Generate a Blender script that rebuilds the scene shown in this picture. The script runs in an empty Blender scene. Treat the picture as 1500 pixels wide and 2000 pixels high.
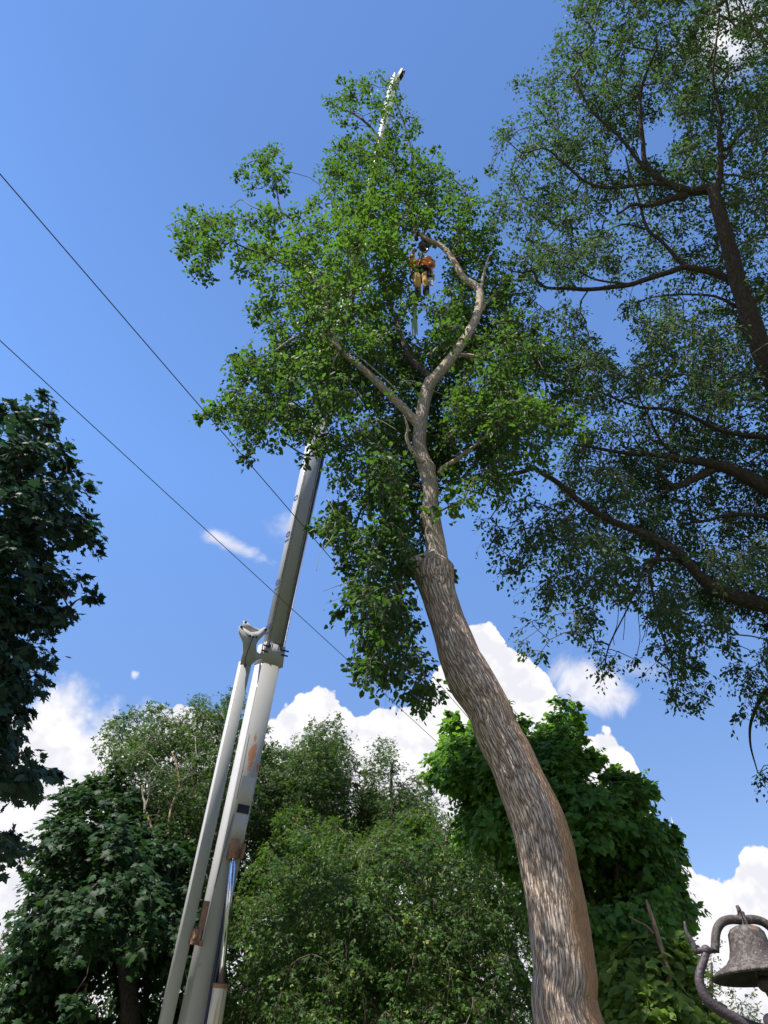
import bpy, math, random
import numpy as np
from mathutils import Vector
R = math.radians
sc = bpy.context.scene

# ------------------------------------------------------------------ camera
PITCH = R(42.0); CAMH = 1.6; FPX = 1455.0
cam = bpy.data.cameras.new('camera'); camo = bpy.data.objects.new('camera', cam)
sc.collection.objects.link(camo); sc.camera = camo
camo.location = (0, 0, CAMH); camo.rotation_euler = (R(90) + PITCH, 0, 0)
cam.sensor_fit = 'VERTICAL'; cam.sensor_height = 36.0; cam.lens = FPX / 2000 * 36
cam.clip_start = 0.05; cam.clip_end = 3000
CP, SP = math.cos(PITCH), math.sin(PITCH)

# ------------------------------------------------------------------ sun, exposure
SUN_EL, SUN_AZ = R(62), R(-129)       # azimuth measured from +Y (view direction) towards +X
sl = bpy.data.lights.new('sun', 'SUN'); sl.energy = 4.6; sl.angle = R(0.53); sl.color = (1.0, 0.95, 0.87)
so = bpy.data.objects.new('sun', sl); sc.collection.objects.link(so)
sd = Vector((math.sin(SUN_AZ) * math.cos(SUN_EL), math.cos(SUN_AZ) * math.cos(SUN_EL), math.sin(SUN_EL)))
so.rotation_euler = sd.to_track_quat('Z', 'Y').to_euler(); so.location = (0, 0, 60)
sc.view_settings.view_transform = 'Standard'; sc.view_settings.look = 'None'
sc.view_settings.exposure = 1.05; sc.view_settings.gamma = 1.0
sc.cycles.max_bounces = 8; sc.cycles.diffuse_bounces = 3; sc.cycles.transmission_bounces = 4
sc.cycles.use_denoising = True

# ------------------------------------------------------------------ pixel <-> world helpers
def P(px, py, z):
    a, t = (px - 750) / FPX, (1000 - py) / FPX
    return np.array([z * a, z * (CP - t * SP), CAMH + z * (SP + t * CP)])
def pix(p):
    p = np.asarray(p, float); q = p - np.array([0, 0, CAMH])
    z = q[..., 1] * CP + q[..., 2] * SP
    t = (-q[..., 1] * SP + q[..., 2] * CP) / z
    return 750 + FPX * q[..., 0] / z, 1000 - FPX * t, z
def zF(py, F):
    return F / (CP - (1000 - py) / FPX * SP)
def azel(px, py):
    d = P(px, py, 1) - np.array([0, 0, CAMH])
    return math.atan2(d[0], d[1]), math.atan2(d[2], math.hypot(d[0], d[1]))

# ------------------------------------------------------------------ node helpers
class NT:
    def __init__(s, nt): s.nt = nt; s.n = nt.nodes; s.l = nt.links
    def add(s, t, **k):
        n = s.n.new(t)
        for a, b in k.items(): setattr(n, a, b)
        return n
    def link(s, a, b): s.l.new(a, b)
    def put(s, sock, v):
        if isinstance(v, bpy.types.NodeSocket): s.l.new(v, sock)
        elif v is not None: sock.default_value = v
    def m(s, op, a, b=None, c=None, clamp=False):
        n = s.n.new('ShaderNodeMath'); n.operation = op; n.use_clamp = clamp
        s.put(n.inputs[0], a); s.put(n.inputs[1], b); s.put(n.inputs[2], c)
        return n.outputs[0]
    def mr(s, v, a, b, c=0.0, d=1.0, smooth=True):
        n = s.n.new('ShaderNodeMapRange'); n.interpolation_type = 'SMOOTHSTEP' if smooth else 'LINEAR'
        s.put(n.inputs[0], v); n.inputs[1].default_value = a; n.inputs[2].default_value = b
        n.inputs[3].default_value = c; n.inputs[4].default_value = d
        return n.outputs[0]
    def noise(s, vec, scale, detail=4, rough=0.55, dist=0.0, typ=None):
        n = s.n.new('ShaderNodeTexNoise'); s.put(n.inputs['Vector'], vec)
        if typ: n.noise_type = typ
        n.inputs['Scale'].default_value = scale; n.inputs['Detail'].default_value = detail
        n.inputs['Roughness'].default_value = rough; n.inputs['Distortion'].default_value = dist
        return n.outputs[0]
    def voro(s, vec, scale, feature='F1', detail=0, rough=0.5, rand=1.0):
        n = s.n.new('ShaderNodeTexVoronoi'); n.feature = feature; s.put(n.inputs['Vector'], vec)
        n.inputs['Scale'].default_value = scale
        if 'Detail' in n.inputs: n.inputs['Detail'].default_value = detail; n.inputs['Roughness'].default_value = rough
        n.inputs['Randomness'].default_value = rand
        return n.outputs['Distance']
    def mix(s, f, a, b, mode='MIX'):
        n = s.n.new('ShaderNodeMix'); n.data_type = 'RGBA'; n.blend_type = mode; n.clamp_factor = True
        s.put(n.inputs[0], f)
        for i, v in ((6, a), (7, b)):
            if isinstance(v, tuple) and len(v) == 3: v = (*v, 1)
            s.put(n.inputs[i], v)
        return n.outputs[2]
    def scale(s, vec, v):
        n = s.n.new('ShaderNodeVectorMath'); n.operation = 'MULTIPLY'; s.put(n.inputs[0], vec); n.inputs[1].default_value = v
        return n.outputs[0]
    def vadd(s, a, b):
        n = s.n.new('ShaderNodeVectorMath'); n.operation = 'ADD'; s.put(n.inputs[0], a); s.put(n.inputs[1], b)
        return n.outputs[0]

# ------------------------------------------------------------------ world: Nishita sky with cumulus on the horizon
SKY = 0.112; CLOUD = 0.57
w = bpy.data.worlds.new('World'); sc.world = w; w.use_nodes = True
N = NT(w.node_tree); N.n.clear()
outw = N.add('ShaderNodeOutputWorld'); bg = N.add('ShaderNodeBackground'); bg.inputs[1].default_value = SKY
N.link(bg.outputs[0], outw.inputs[0])
sky = N.add('ShaderNodeTexSky', sky_type='NISHITA', sun_disc=False, sun_elevation=SUN_EL, sun_rotation=SUN_AZ,
            altitude=200, air_density=1.0, dust_density=0.0, ozone_density=1.2)
hs = N.add('ShaderNodeHueSaturation'); hs.inputs['Hue'].default_value = 0.506
hs.inputs['Saturation'].default_value = 1.0; hs.inputs['Value'].default_value = 1.0
N.link(sky.outputs[0], hs.inputs['Color']); skyraw = N.mix(1.0, hs.outputs[0], (0.92, 1.10, 1.25), 'MULTIPLY')
tc = N.add('ShaderNodeTexCoord'); dirv = tc.outputs['Generated']
sx = N.add('ShaderNodeSeparateXYZ'); N.link(dirv, sx.inputs[0])
az = N.m('ARCTAN2', sx.outputs[0], sx.outputs[1]); el = N.m('ARCSINE', sx.outputs[2])
tint = N.mix(N.mr(el, R(17), R(42), smooth=False), (0.76, 0.70, 0.68), (0.92, 0.99, 1.02))
tint = N.mix(N.mr(el, R(44), R(66), smooth=False), tint, (0.75, 0.81, 0.84))
skyc = N.mix(1.0, skyraw, tint, 'MULTIPLY')
tops = [(0, 1300), (60, 1330), (105, 1300), (130, 1298), (160, 1332), (190, 1360), (215, 1352), (235, 1346), (255, 1372), (272, 1364),
        (300, 1358), (322, 1366), (350, 1350), (368, 1350), (385, 1372), (430, 1400), (500, 1400), (545, 1372), (560, 1348), (590, 1336),
        (608, 1328), (625, 1311), (642, 1320), (660, 1342), (680, 1362), (698, 1378), (712, 1380), (728, 1374), (752, 1356), (800, 1350),
        (850, 1300), (895, 1215), (925, 1200), (945, 1197), (962, 1210), (980, 1232), (993, 1256), (1020, 1262), (1060, 1285), (1085, 1330), (1105, 1390),
        (1125, 1425), (1150, 1410), (1172, 1402), (1200, 1420), (1230, 1452), (1250, 1492), (1262, 1512), (1290, 1535), (1303, 1565),
        (1312, 1640), (1325, 1700), (1350, 1690), (1375, 1684), (1400, 1692), (1425, 1670), (1448, 1632), (1475, 1622), (1500, 1630), (1600, 1600)]
AZR = R(45)
fc = N.add('ShaderNodeFloatCurve'); cv = fc.mapping.curves[0]
ptz = sorted([(0.5 + azel(*q)[0] / (2 * AZR), azel(*q)[1] / R(60)) for q in tops])
cl = [ptz[0]]
for q in ptz[1:]:
    if q[0] - cl[-1][0] > 0.004: cl.append(q)
cv.points[0].location = (0.0, 0.45); cv.points[1].location = (1.0, 0.30)
for q in cl: cv.points.new(*q)
for q in cv.points: q.handle_type = 'AUTO_CLAMPED'
fc.mapping.update()
N.link(N.m('MULTIPLY_ADD', az, 1 / (2 * AZR), 0.5, clamp=True), fc.inputs['Value'])
top = N.m('MULTIPLY', fc.outputs[0], R(60))
warp = N.noise(dirv, 9, 3, 0.5)
v1 = N.voro(dirv, 26, 'F1', 2, 0.55); v2 = N.noise(dirv, 120, 4, 0.6)
f = N.m('SUBTRACT', top, el)
f = N.m('ADD', f, N.m('MULTIPLY', N.m('SUBTRACT', 0.42, v1), 0.022))
f = N.m('ADD', f, N.m('MULTIPLY', N.m('SUBTRACT', v2, 0.5), 0.010))
hardm = N.mr(f, 0.0, 0.004)
softm = N.mr(N.m('ADD', f, N.m('MULTIPLY', N.m('SUBTRACT', N.noise(dirv, 14, 6, 0.6), 0.5), 0.12)), -0.01, 0.05)
leftsel = N.mr(az, R(-20), R(-16), 1.0, 0.0)
cm = N.m('ADD', N.m('MULTIPLY', hardm, N.m('SUBTRACT', 1.0, leftsel)), N.m('MULTIPLY', softm, leftsel))
def wisp(cm, px, py, wpx, hpx, soft, amt, tilt=0.0, sc_=18):
    a0, e0 = azel(px, py); wr = wpx / FPX * 0.95; hr = hpx / FPX * 0.95
    da = N.m('MULTIPLY', N.m('SUBTRACT', az, a0), math.cos(e0)); de = N.m('SUBTRACT', el, e0)
    de = N.m('ADD', de, N.m('MULTIPLY', da, tilt))
    d = N.m('SQRT', N.m('ADD', N.m('POWER', N.m('DIVIDE', da, wr), 2.0), N.m('POWER', N.m('DIVIDE', de, hr), 2.0)))
    nz = N.noise(dirv, sc_, 6, 0.62, 0.6)
    v = N.m('SUBTRACT', N.m('MULTIPLY', nz, 2.0), d)
    return N.m('MAXIMUM', cm, N.m('MULTIPLY', N.mr(v, 0.0, soft), amt))
cm = wisp(cm, 455, 1066, 105, 22, 0.9, 0.75, 0.28, 22)
cm = wisp(cm, 560, 1030, 55, 50, 1.2, 0.4, 0.0, 20)
cm = wisp(cm, 262, 1318, 11, 12, 0.7, 0.7, 0.0, 60)
cm = wisp(cm, 1150, 1335, 75, 62, 0.7, 0.85, 0.25, 16)
cm = wisp(cm, 1240, 1310, 60, 30, 1.2, 0.35, 0.2, 20)
cm = wisp(cm, 1425, 70, 110, 90, 0.8, 1.0, 0.0, 9)
shade = N.noise(dirv, 7, 4, 0.55)
sh2 = N.voro(dirv, 17, 'F1', 3, 0.6)
depth = N.mr(f, 0.0, 0.30)
ccol = N.mix(N.m('MULTIPLY', depth, N.mr(shade, 0.35, 0.7)), (9.2, 8.9, 8.5), (7.4, 7.35, 7.8))
ccol = N.mix(N.mr(sh2, 0.35, 0.85, 0.0, 0.6), ccol, (7.0, 6.95, 7.5))
up2 = N.vadd(dirv, (0.010, 0, 0.022))
rel = N.m('SUBTRACT', N.noise(dirv, 16, 5, 0.6), N.noise(up2, 16, 5, 0.6))
rel2 = N.m('SUBTRACT', N.voro(up2, 26, 'F1', 2, 0.55), v1)
ccol = N.mix(N.mr(N.m('ADD', N.m('MULTIPLY', rel, 2.0), N.m('MULTIPLY', rel2, 0.9)), -0.35, 0.25, 0.55, 0.0), ccol, (5.6, 5.7, 6.5))
ccs = N.add('ShaderNodeVectorMath', operation='SCALE'); N.link(ccol, ccs.inputs[0]); ccs.inputs['Scale'].default_value = CLOUD
N.link(N.mix(cm, skyc, ccs.outputs[0]), bg.inputs[0])

# ------------------------------------------------------------------ object helpers
COL = sc.collection
def tag(o, label=None, cat=None, group=None, kind=None):
    if label: o['label'] = label
    if cat: o['category'] = cat
    if group: o['group'] = group
    if kind: o['kind'] = kind
    return o
def empty(name, loc, label, cat, group=None):
    o = bpy.data.objects.new(name, None); COL.objects.link(o); o.location = tuple(float(v) for v in loc)
    o.empty_display_size = 0.2
    return tag(o, label, cat, group)
class Acc:
    """collects vertices, faces (lists of quads / tris) and the point attribute 'bark' and face attribute 'tint'"""
    def __init__(s): s.v = []; s.q = []; s.t = []; s.b = []; s.n = 0; s.tq = []; s.tt = []; s.poly = []
    def addv(s, v, bark=None):
        v = np.asarray(v, float).reshape(-1, 3); i = s.n; s.v.append(v); s.n += len(v)
        s.b.append(np.asarray(bark, float).reshape(-1, 3) if bark is not None else v)
        return i
    def quads(s, q, tint=None): s.q.append(np.asarray(q, int).reshape(-1, 4)); s.tq.append(np.full(len(s.q[-1]), 0.5) if tint is None else tint)
    def tris(s, q, tint=None): s.t.append(np.asarray(q, int).reshape(-1, 3)); s.tt.append(np.full(len(s.t[-1]), 0.5) if tint is None else tint)
    def build(s, name, mat, parent=None, smooth=True, origin=None):
        o0 = np.asarray(origin if origin is not None else (parent.location if parent else (0, 0, 0)), float)
        v = np.concatenate(s.v) - (o0 if (parent or origin is not None) else 0)
        me = bpy.data.meshes.new(name)
        q = np.concatenate(s.q) if s.q else np.zeros((0, 4), int); t = np.concatenate(s.t) if s.t else np.zeros((0, 3), int)
        nl = len(q) * 4 + len(t) * 3 + sum(len(p) for p in s.poly); nf = len(q) + len(t) + len(s.poly)
        me.vertices.add(len(v)); me.vertices.foreach_set('co', v.astype(np.float32).ravel())
        me.loops.add(nl)
        li = [q.ravel(), t.ravel()] + [np.asarray(p) for p in s.poly]
        me.loops.foreach_set('vertex_index', np.concatenate(li).astype(np.int32))
        tot = np.concatenate([np.full(len(q), 4), np.full(len(t), 3), np.array([len(p) for p in s.poly], int)]).astype(np.int32)
        st = np.concatenate([[0], np.cumsum(tot)[:-1]]).astype(np.int32)
        me.polygons.add(nf); me.polygons.foreach_set('loop_start', st); me.polygons.foreach_set('loop_total', tot)
        me.update(calc_edges=True); me.validate()
        at = me.attributes.new('bark', 'FLOAT_VECTOR', 'POINT'); b = np.concatenate(s.b)
        if len(at.data) == len(b): at.data.foreach_set('vector', b.astype(np.float32).ravel())
        tn = np.concatenate((s.tq if s.q else []) + (s.tt if s.t else []) + [np.full(len(s.poly), 0.5)])
        at = me.attributes.new('tint', 'FLOAT', 'FACE')
        if len(at.data) == len(tn): at.data.foreach_set('value', tn.astype(np.float32))
        if smooth: me.polygons.foreach_set('use_smooth', np.ones(len(me.polygons), bool))
        me.materials.append(mat)
        o = bpy.data.objects.new(name, me); COL.objects.link(o)
        if parent: o.parent = parent
        elif origin is not None: o.location = tuple(o0)
        return o
def nrm(v): return v / np.maximum(np.linalg.norm(v, axis=-1, keepdims=True), 1e-9)
def spline(pts, n=6):
    pts = np.asarray(pts, float)
    if len(pts) < 3: 
        k = np.linspace(0, 1, n + 1)[:, None]; return pts[0] * (1 - k) + pts[-1] * k
    ext = np.vstack([2 * pts[0] - pts[1], pts, 2 * pts[-1] - pts[-2]]); out = []
    for i in range(1, len(ext) - 2):
        p0, p1, p2, p3 = ext[i - 1:i + 3]; u = np.linspace(0, 1, n, endpoint=False)[:, None]
        out.append(0.5 * ((2 * p1) + (-p0 + p2) * u + (2 * p0 - 5 * p1 + 4 * p2 - p3) * u ** 2 + (-p0 + 3 * p1 - 3 * p2 + p3) * u ** 3))
    out.append(pts[-1][None]); return np.vstack(out)
def tube(acc, pts, rad, sides=8, cap=True, lump=0.0, seed=0, tint=None, flat=1.0):
    pts = np.asarray(pts, float); rad = np.broadcast_to(np.asarray(rad, float), (len(pts),)); n = len(pts)
    tan = nrm(np.gradient(pts, axis=0)); up = np.array([0.0, -1.0, 0.2])
    if abs(tan[0] @ nrm(up)) > 0.95: up = np.array([1.0, 0, 0])
    u = nrm(up - tan[0] * (up @ tan[0])); U = []
    for k in range(n):
        u = nrm(u - tan[k] * (u @ tan[k])); U.append(u)
    U = np.array(U); V = np.cross(tan, U); a = np.linspace(0, 2 * math.pi, sides, endpoint=False)
    s = np.concatenate([[0], np.cumsum(np.linalg.norm(np.diff(pts, axis=0), axis=1))])
    r = rad[:, None] * np.ones(sides)
    if lump:
        rg = np.random.default_rng(seed)
        for j in range(7):
            ph = rg.uniform(0, 6.28, 2); kk = rg.integers(1, 5); fq = rg.uniform(0.6, 6)
            r = r * (1 + lump / (1 + .25 * j) * np.sin(kk * a[None] + ph[0] + fq * s[:, None]) * np.sin(fq * 1.3 * s[:, None] + ph[1]))
    co = pts[:, None] + r[..., None] * (np.cos(a)[None, :, None] * U[:, None] * flat + np.sin(a)[None, :, None] * V[:, None])
    off = (seed % 17) * 3.7
    bark = np.stack([r * np.cos(a) + off, r * np.sin(a), s[:, None] * np.ones(sides) + off], -1)
    i0 = acc.addv(co, bark); ii = i0 + np.arange(n * sides).reshape(n, sides)
    q = np.stack([ii[:-1], np.roll(ii[:-1], -1, 1), np.roll(ii[1:], -1, 1), ii[1:]], -1)
    acc.quads(q.reshape(-1, 4), None if tint is None else np.full((n - 1) * sides, tint))
    if cap:
        for k, e in ((0, 0), (n - 1, 1)):
            c = acc.addv(pts[k], bark[k].mean(0)); row = ii[k]
            t = np.stack([np.roll(row, -1) if not e else row, row if not e else np.roll(row, -1), np.full(sides, c)], -1)
            acc.tris(t, None if tint is None else np.full(sides, tint))
    return s[-1]
def box(acc, c, ax, hs, bevel=0.0):
    """box with centre c, axes ax (3x3 rows) and half sizes hs; edges bevelled when asked"""
    c = np.asarray(c, float); ax = np.asarray(ax, float); hs = np.asarray(hs, float)
    b = min(bevel, hs.min() * 0.45)
    if b <= 0:
        s = np.array([[x, y, z] for x in (-1, 1) for y in (-1, 1) for z in (-1, 1)], float) * hs
        i = acc.addv(c + s @ ax)
        acc.quads(np.array([[0, 1, 3, 2], [4, 6, 7, 5], [0, 4, 5, 1], [2, 3, 7, 6], [0, 2, 6, 4], [1, 5, 7, 3]]) + i); return
    vs = []; idx = {}
    for x in (-1, 1):
        for y in (-1, 1):
            for z in (-1, 1):
                for k in range(3):
                    d = np.array([x, y, z], float) * hs
                    for j in range(3):
                        if j != k: d[j] -= (x, y, z)[j] * b
                    idx[(x, y, z, k)] = len(vs); vs.append(d)
    i = acc.addv(c + np.array(vs) @ ax); Q = []; T = []
    for k in range(3):
        a_, b_ = [j for j in range(3) if j != k]
        for s in (-1, 1):
            def key(p, q): 
                e = [0, 0, 0]; e[k] = s; e[a_] = p; e[b_] = q; return idx[(*e, k)]
            Q.append([key(-1, -1), key(1, -1), key(1, 1), key(-1, 1)])
    for k in range(3):
        a_, b_ = [j for j in range(3) if j != k]
        for p in (-1, 1):
            for q in (-1, 1):
                def key2(s, f):
                    e = [0, 0, 0]; e[k] = s; e[a_] = p; e[b_] = q; return idx[(*e, f)]
                Q.append([key2(-1, a_), key2(1, a_), key2(1, b_), key2(-1, b_)])
    for x in (-1, 1):
        for y in (-1, 1):
            for z in (-1, 1): T.append([idx[(x, y, z, k)] for k in range(3)])
    acc.quads(np.array(Q) + i); acc.tris(np.array(T) + i)
def lathe(acc, c, prof, axis=(0, 0, 1), sides=32):
    """prof: list of (radius, distance along axis)"""
    c = np.asarray(c, float); ax = nrm(np.asarray(axis, float)); u = np.cross(ax, [0, 1, 0.01]); u = nrm(u); v = np.cross(ax, u)
    a = np.linspace(0, 2 * math.pi, sides, endpoint=False); n = len(prof)
    co = np.array([c + ax * h + r * (np.cos(t) * u + np.sin(t) * v) for r, h in prof for t in a])
    i0 = acc.addv(co); ii = i0 + np.arange(n * sides).reshape(n, sides)
    acc.quads(np.stack([ii[:-1], np.roll(ii[:-1], -1, 1), np.roll(ii[1:], -1, 1), ii[1:]], -1).reshape(-1, 4))
def ball(acc, c, r, sides=20, sq=(1, 1, 1)):
    th = np.linspace(0.0, math.pi, sides // 2 + 1)
    i0 = acc.n; lathe(acc, (0, 0, 0), [(max(1e-4, r * math.sin(t)), -r * math.cos(t)) for t in th], sides=sides)
    acc.v[-1] = acc.v[-1] * np.array(sq) + np.asarray(c); acc.b[-1] = acc.v[-1]

# ------------------------------------------------------------------ materials
def newmat(name):
    m = bpy.data.materials.new(name); m.use_nodes = True; n = NT(m.node_tree); n.n.clear()
    o = n.add('ShaderNodeOutputMaterial'); b = n.add('ShaderNodeBsdfPrincipled'); n.link(b.outputs[0], o.inputs[0])
    return m, n, b, o
def leafmat(name, dark, light, trans, tmix=0.4, rough=0.5, under=0.35, gloss=0.12, yellow=None):
    m, n, b, o = newmat(name)
    at = n.add('ShaderNodeAttribute', attribute_name='tint')
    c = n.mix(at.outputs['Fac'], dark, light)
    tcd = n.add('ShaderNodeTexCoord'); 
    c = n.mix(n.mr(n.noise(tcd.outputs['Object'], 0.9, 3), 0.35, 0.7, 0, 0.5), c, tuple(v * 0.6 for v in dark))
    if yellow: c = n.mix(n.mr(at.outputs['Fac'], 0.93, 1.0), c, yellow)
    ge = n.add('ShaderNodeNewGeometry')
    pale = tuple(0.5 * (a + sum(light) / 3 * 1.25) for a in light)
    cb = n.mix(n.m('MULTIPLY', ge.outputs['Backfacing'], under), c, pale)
    n.link(cb, b.inputs['Base Color']); b.inputs['Roughness'].default_value = rough
    b.inputs['Specular IOR Level'].default_value = gloss
    t = n.add('ShaderNodeBsdfTranslucent'); n.link(n.mix(at.outputs['Fac'], tuple(v * 0.7 for v in trans), trans), t.inputs[0])
    x = n.add('ShaderNodeMixShader'); x.inputs[0].default_value = tmix
    n.link(b.outputs[0], x.inputs[1]); n.link(t.outputs[0], x.inputs[2]); n.link(x.outputs[0], o.inputs[0])
    return m
def barkmat(name, ridge, furrow, stain=None, lat=36.0, lon=3.6, bump=0.85, stain_at=None, dist=0.035):
    m, n, b, o = newmat(name)
    at = n.add('ShaderNodeAttribute', attribute_name='bark'); v = at.outputs['Vector']
    nz = n.add('ShaderNodeTexNoise'); n.link(n.scale(v, (1, 1, 0.6)), nz.inputs['Vector']); nz.inputs['Scale'].default_value = 5; nz.inputs['Detail'].default_value = 3
    off = n.scale(nz.outputs['Color'], (0.045, 0.045, 0.25)); vv = n.vadd(v, off)
    e1 = n.voro(n.scale(vv, (lat, lat, lon)), 1.0, 'DISTANCE_TO_EDGE')
    e2 = n.voro(n.scale(vv, (lat * 2.1, lat * 2.1, lon * 2.3)), 1.0, 'DISTANCE_TO_EDGE')
    fine = n.noise(n.scale(vv, (lat * 5, lat * 5, lon * 8)), 1.0, 5, 0.65)
    h = n.m('ADD', n.mr(e1, 0.0, 0.34), n.m('MULTIPLY', n.mr(e2, 0.0, 0.4), 0.45))
    h = n.m('ADD', h, n.m('MULTIPLY', fine, 0.6))            # about 0..2
    big = n.noise(n.scale(v, (1.5, 1.5, 0.8)), 1.2, 3)
    c = n.mix(n.mr(h, 0.30, 0.85), furrow, tuple(0.74 * x * y for x, y in zip(ridge, (1.0, 0.90, 0.80))))
    c = n.mix(n.mr(h, 0.85, 1.45), c, ridge)
    c = n.mix(n.mr(fine, 0.55, 0.75, 0, 0.5), c, tuple(min(0.8, x * 1.5) for x in ridge))
    c = n.mix(n.mr(big, 0.4, 0.65, 0, 0.45), c, tuple(x * f_ for x, f_ in zip(ridge, (0.62, 0.52, 0.42))))
    if stain_at:
        ge = n.add('ShaderNodeNewGeometry'); sp = n.add('ShaderNodeSeparateXYZ'); n.link(ge.outputs['Position'], sp.inputs[0])
        no = n.add('ShaderNodeSeparateXYZ'); n.link(ge.outputs['Normal'], no.inputs[0])
        side = n.mr(n.m('ADD', no.outputs[0], n.m('MULTIPLY', n.noise(n.scale(v, (4, 4, 1.2)), 1.0, 4), 0.9)), *stain_at[0])
        lowz = n.mr(sp.outputs[2], *stain_at[1], 1.0, 0.15)
        c = n.mix(n.mr(n.m('ADD', sp.outputs[2], n.m('MULTIPLY', n.noise(v, 3, 2), 0.3)), 7.55, 7.85, 0, 0.75), c, n.mix(n.mr(fine, 0.3, 0.7), (0.34, 0.28, 0.21), (0.60, 0.52, 0.42)))
        c = n.mix(n.m('MULTIPLY', n.m('MULTIPLY', side, lowz), n.mr(h, 0.2, 1.4, 0.55, 0.95)), c, stain)
    n.link(c, b.inputs['Base Color']); b.inputs['Roughness'].default_value = 0.9; b.inputs['Specular IOR Level'].default_value = 0.15
    bp = n.add('ShaderNodeBump'); bp.inputs['Strength'].default_value = bump; bp.inputs['Distance'].default_value = dist
    n.link(h, bp.inputs['Height']); n.link(bp.outputs[0], b.inputs['Normal'])
    return m
def plain(name, col, rough=0.5, metal=0.0, var=0.12, scale=6, dirt=None, dirt_amt=0.0, bump=0.0, spec=0.5):
    m, n, b, o = newmat(name); t = n.add('ShaderNodeTexCoord'); v = t.outputs['Object']
    c = n.mix(n.noise(v, scale, 5), tuple(x * (1 - var) for x in col), tuple(min(1, x * (1 + var)) for x in col))
    if dirt: c = n.mix(n.mr(n.noise(v, scale * 1.7, 6, 0.65), 0.62 - dirt_amt * 0.3, 0.78, 0, 1), c, dirt)
    n.link(c, b.inputs['Base Color']); b.inputs['Metallic'].default_value = metal
    n.link(n.mr(n.noise(v, scale * 3, 3), 0.3, 0.7, max(0.02, rough - 0.1), min(1, rough + 0.1)), b.inputs['Roughness'])
    b.inputs['Specular IOR Level'].default_value = spec
    if bump:
        bp = n.add('ShaderNodeBump'); bp.inputs['Strength'].default_value = bump; bp.inputs['Distance'].default_value = 0.01
        n.link(n.noise(v, scale * 8, 4), bp.inputs['Height']); n.link(bp.outputs[0], b.inputs['Normal'])
    return m

M = {}
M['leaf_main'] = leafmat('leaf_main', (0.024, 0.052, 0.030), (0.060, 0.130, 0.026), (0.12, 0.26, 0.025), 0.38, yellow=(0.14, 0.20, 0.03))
M['leaf_right'] = leafmat('leaf_right', (0.032, 0.066, 0.032), (0.068, 0.125, 0.044), (0.10, 0.20, 0.04), 0.33, 0.6)
M['leaf_maple'] = leafmat('leaf_maple', (0.030, 0.062, 0.048), (0.055, 0.105, 0.062), (0.04, 0.10, 0.04), 0.25, 0.5)
M['leaf_bgmaple'] = leafmat('leaf_bgmaple', (0.012, 0.032, 0.012), (0.030, 0.070, 0.018), (0.05, 0.13, 0.02), 0.25, under=0.1)
M['leaf_elder'] = leafmat('leaf_elder', (0.020, 0.050, 0.014), (0.066, 0.122, 0.024), (0.12, 0.24, 0.02), 0.30, under=0.15, yellow=(0.22, 0.24, 0.06))
M['leaf_bush'] = leafmat('leaf_bush', (0.024, 0.064, 0.018), (0.085, 0.165, 0.032), (0.14, 0.28, 0.02), 0.30, under=0.15, yellow=(0.24, 0.27, 0.07))
M['leaf_linden'] = leafmat('leaf_linden', (0.044, 0.112, 0.026), (0.115, 0.230, 0.042), (0.19, 0.42, 0.03), 0.42, 0.42)
M['leaf_shrub'] = leafmat('leaf_shrub', (0.070, 0.125, 0.026), (0.170, 0.250, 0.050), (0.24, 0.38, 0.04), 0.42, yellow=(0.3, 0.25, 0.06))
M['leaf_far'] = leafmat('leaf_far', (0.07, 0.10, 0.04), (0.13, 0.15, 0.07), (0.15, 0.18, 0.06), 0.3, yellow=(0.3, 0.22, 0.1))
M['bark_main'] = barkmat('bark_main', (0.68, 0.575, 0.50), (0.14, 0.10, 0.08), (0.50, 0.27, 0.12), stain_at=((0.72, 1.05), (3.8, 6.4)))
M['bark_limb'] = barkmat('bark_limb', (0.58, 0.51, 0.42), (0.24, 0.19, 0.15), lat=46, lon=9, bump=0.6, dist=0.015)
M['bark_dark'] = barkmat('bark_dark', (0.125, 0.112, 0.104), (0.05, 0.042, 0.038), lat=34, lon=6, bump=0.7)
M['bark_tan'] = barkmat('bark_tan', (0.34, 0.25, 0.17), (0.16, 0.11, 0.075), lat=22, lon=5, bump=0.4)
M['twig'] = plain('twig', (0.12, 0.095, 0.07), 0.9, var=0.3)
M['twig_light'] = plain('twig_light', (0.26, 0.23, 0.18), 0.9, var=0.3)
M['bare'] = M['twig_light']

# ------------------------------------------------------------------ ground
def ground():
    a = Acc(); n = 60; xs = np.linspace(-1, 1, n); g = np.sign(xs) * np.abs(xs) ** 2.2 * 900
    X, Y = np.meshgrid(g, g, indexing='ij')
    Z = 0.12 * np.sin(X * 0.11) * np.cos(Y * 0.09)
    Z = Z * np.clip(np.hypot(X, Y) / 20 - 0.3, 0, 1) 
    i = a.addv(np.stack([X, Y, Z], -1)); ii = i + np.arange(n * n).reshape(n, n)
    a.quads(np.stack([ii[:-1, :-1], ii[1:, :-1], ii[1:, 1:], ii[:-1, 1:]], -1).reshape(-1, 4))
    m, N_, b, o = newmat('lawn'); t = N_.add('ShaderNodeTexCoord'); v = t.outputs['Object']
    c = N_.mix(N_.noise(v, 0.5, 5), (0.065, 0.085, 0.040), (0.12, 0.135, 0.065))
    c = N_.mix(N_.mr(N_.noise(v, 14, 4), 0.5, 0.7, 0, 0.5), c, (0.13, 0.13, 0.05))
    N_.link(c, b.inputs['Base Color']); b.inputs['Roughness'].default_value = 0.95
    bp = N_.add('ShaderNodeBump'); bp.inputs['Distance'].default_value = 0.05; N_.link(N_.noise(v, 60, 4), bp.inputs['Height']); N_.link(bp.outputs[0], b.inputs['Normal'])
    tag(a.build('ground', m, origin=(0, 0, 0)), kind='structure')
ground()

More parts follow.
